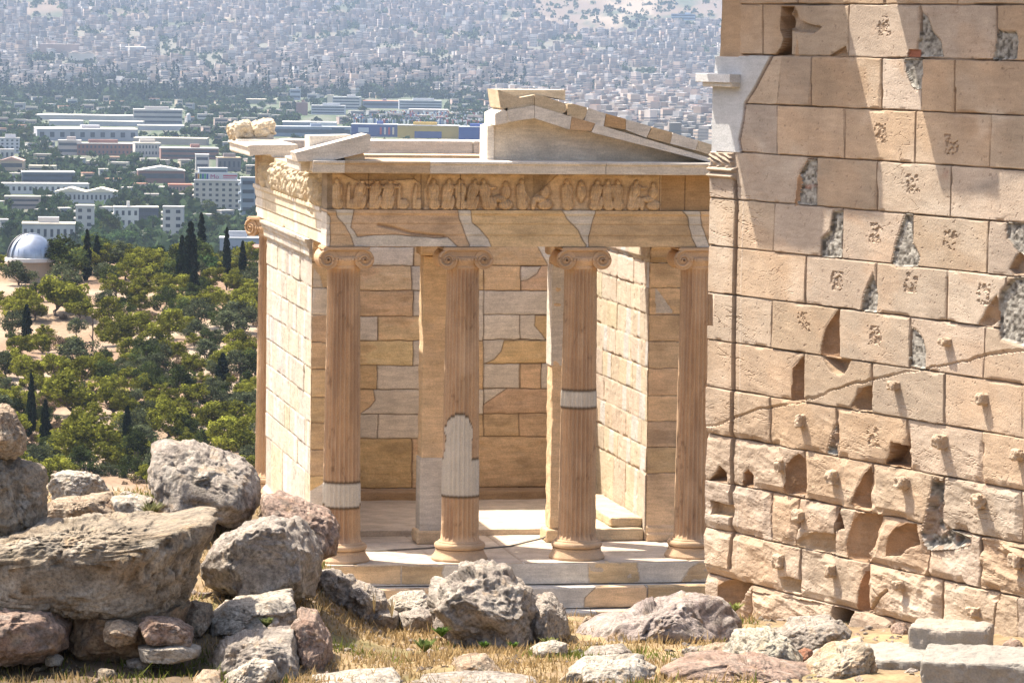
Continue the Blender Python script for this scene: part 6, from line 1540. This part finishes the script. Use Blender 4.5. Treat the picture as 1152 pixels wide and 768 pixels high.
# dark window and balcony rows: thin slabs set into the fronts
rowsV, rowsF, off = [], [], len(V)
sel = np.where(H > 8)[0]
Hn = (H[sel]/3).astype(int)
for f in range(6):
    m = sel[Hn > f]
    Cn = Pc[m].copy(); Cn[:, 2] += f*3.0+1.2+4
    v2, s2, r2 = boxes(Cn, W[m]+.5, Dp[m]+.5, np.full(len(m), 1.1)-4+0, ang[m])
    v2 = v2.reshape(-1, 12, 3); v2[:, :4, 2] = (Cn[:, 2]-4)[:, None]; v2[:, 4:, 2] = (Cn[:, 2]-4+1.15)[:, None]
    rowsV.append(v2[:, :8].reshape(-1, 3)); b_ = np.arange(len(m))[:, None]*8+off
    rowsF.append(np.concatenate([b_+np.array([[0, 1, 5, 4]]), b_+np.array([[1, 2, 6, 5]]), b_+np.array([[2, 3, 7, 6]]), b_+np.array([[3, 0, 4, 7]]), b_+np.array([[4, 5, 6, 7]])])); off += len(m)*8
RV = np.concatenate(rowsV); RF = np.concatenate(rowsF)
o = obj('distant_city', np.concatenate([V, RV]), np.concatenate([Fs, Fr, RF]), M_CITY, None, np.concatenate([Cc, np.tile([.18, .17, .165], (len(RV), 1))]), loc=(0, 0, 0)); o['kind'] = 'stuff'
def tufts(P, Wd, Ht, nq, rgb, seed, spire=False):
    r = np.random.default_rng(seed); n = len(P)
    d = r.standard_normal((n, nq, 3)); d /= np.linalg.norm(d, axis=2, keepdims=True); d[..., 2] = np.abs(d[..., 2])
    if spire:
        zz = r.uniform(0, 1, (n, nq, 1)); wd = (1-zz)**.7*np.minimum(1, zz*6+.3)
        Q0 = np.concatenate([d[..., :2]*wd*.5*Wd[:, None, None], zz*Ht[:, None, None]], 2)+P[:, None]
    else: Q0 = P[:, None]+d*np.stack([Wd*.5, Wd*.5, Ht], 1)[:, None]*r.uniform(.6, 1, (n, nq, 1))
    t1 = r.standard_normal((n, nq, 3)); t1 /= np.linalg.norm(t1, axis=2, keepdims=True); t2 = np.cross(t1, r.standard_normal((n, nq, 3))); t2 /= np.linalg.norm(t2, axis=2, keepdims=True)
    s = Wd[:, None, None]*(.30 if spire else .22)*r.uniform(.6, 1.2, (n, nq, 1))
    V = np.stack([Q0-t1*s, Q0-t2*s, Q0+t1*s, Q0+t2*s], 2).reshape(-1, 3)
    C = np.repeat((np.array(rgb)*np.clip(1+.25*r.standard_normal((n, 1, 1))+.2*r.standard_normal((n, nq, 1)), .3, 2)).reshape(-1, 3), 4, 0)
    return V, np.arange(len(V)).reshape(-1, 4), C
# trees scattered through the far city and on the hills
N = 5200; s_ = 5750+(10500-5750)*fr.random(N)**1.2; al_ = np.radians(fr.uniform(-9.5, 7, N)); pk = fbm(P2(al_*90, s_/330.), 3, 61)
m = (pk > .22) | (fr.random(N) < .30); s_, al_ = s_[m], al_[m]; P = gpt(s_, al_); n = len(P)
V, F, C = tufts(P, fr.uniform(9, 22, n), fr.uniform(7, 15, n), 16, (.055, .075, .04), 5); o = obj('distant_trees', V, F, M_LEAF, None, C, loc=(0, 0, 0)); o['kind'] = 'stuff'
# cypress and pine belt in front of the city
N = 1300; x = fr.uniform(-40, 600, N); yb = fr.uniform(103, 121, N); yb = np.where(x > 300, 100+(yb-103)*.75, yb)
keep = (fr.random(N) < np.where(x > 330, .55, 1)); x, yb = x[keep], yb[keep]
D = (CZ-PZ)*FPX/(yb-34); D = np.minimum(D, 6600); al_ = np.arctan((x-576)/FPX); P = gpt(D, al_); n = len(P)
sp = fr.random(n) < .42
v1, f1_, c1 = tufts(P[sp], fr.uniform(5, 9, sp.sum()), fr.uniform(16, 34, sp.sum()), 26, (.030, .042, .028), 6, True)
v2, f2, c2 = tufts(P[~sp], fr.uniform(14, 26, (~sp).sum()), fr.uniform(9, 18, (~sp).sum()), 26, (.045, .062, .035), 7)
o = obj('cypress_wood', np.concatenate([v1, v2]), np.concatenate([f1_, f2+len(v1)]), M_LEAF, None, np.concatenate([c1, c2]), loc=(0, 0, 0)); o['kind'] = 'stuff'
# low green cover of the plain
N = 6500; x = fr.uniform(-60, 600, N); yb = 117+190*fr.random(N)**1.6
bad = np.zeros(N, bool)
for q in BL: bad |= (x > q[0]-1) & (x < q[1]+1) & (yb > q[2]) & (yb < q[3]+8)
x, yb = x[~bad], yb[~bad]; D = (CZ-PZ)*FPX/(yb-34); P = gpt(D, np.arctan((x-576)/FPX)); n = len(P); P[:, 2] = PZ
V, F, C = tufts(P, fr.uniform(6, 15, n), fr.uniform(3, 8, n), 14, (.055, .085, .04), 9); o = obj('plain_greenery', V, F, M_LEAF, None, C, loc=(0, 0, 0)); o['kind'] = 'stuff'
# cars in the big parking lot
N = 900; x = fr.uniform(395, 556, N); yb = np.round(fr.uniform(131, 142, N)/1.1)*1.1; D = (CZ-PZ)*FPX/(yb-34); P = gpt(D, np.arctan((x-576)/FPX)); P[:, 2] = PZ+4
V, Fs, Fr = boxes(P, np.full(N, 1.9), np.full(N, 4.4), np.full(N, 1.0), np.full(N, -YAW)+fr.normal(0, .03, N)); V[:, 2] -= 0
rgbs = np.array([(.7, .7, .7), (.3, .32, .34), (.05, .05, .06), (.4, .08, .06), (.08, .14, .3), (.75, .75, .72)])[fr.integers(0, 6, N)]
o = obj('parked_cars', V, np.concatenate([Fs, Fr]), M_CITY, None, np.repeat(rgbs, 12, 0), loc=(0, 0, 0)); o['kind'] = 'stuff'
for k, ps in PROTO.items():
    for j, p in enumerate(ps):
        if not USED[k][j]:
            for ch in list(p.children): bpy.data.objects.remove(ch)
            bpy.data.objects.remove(p)

# ================================================================== HAZE
hm = bpy.data.materials.new('haze'); hm.use_nodes = True; nt = hm.node_tree; nt.nodes.clear()
ho = _n(nt, 'ShaderNodeOutputMaterial'); pv = _n(nt, 'ShaderNodeVolumePrincipled')
pv.inputs['Color'].default_value = (.55, .72, 1.0, 1); pv.inputs['Density'].default_value = 3.7e-5; pv.inputs['Anisotropy'].default_value = .0
nt.links.new(pv.outputs[0], ho.inputs['Volume'])
V, F = boxVF(-22000, 22000, -400, 24500, -97.5, 560)
ca, sa = math.cos(-YAW), math.sin(-YAW); V = np.array(V, float); V[:, :2] = np.stack([V[:, 0]*ca-V[:, 1]*sa, V[:, 0]*sa+V[:, 1]*ca], 1)
V[:, :2] += np.array([CX, CY])
ho_ = obj('haze', V, F, hm, None, None, loc=(0, 0, 0)); ho_['kind'] = 'stuff'
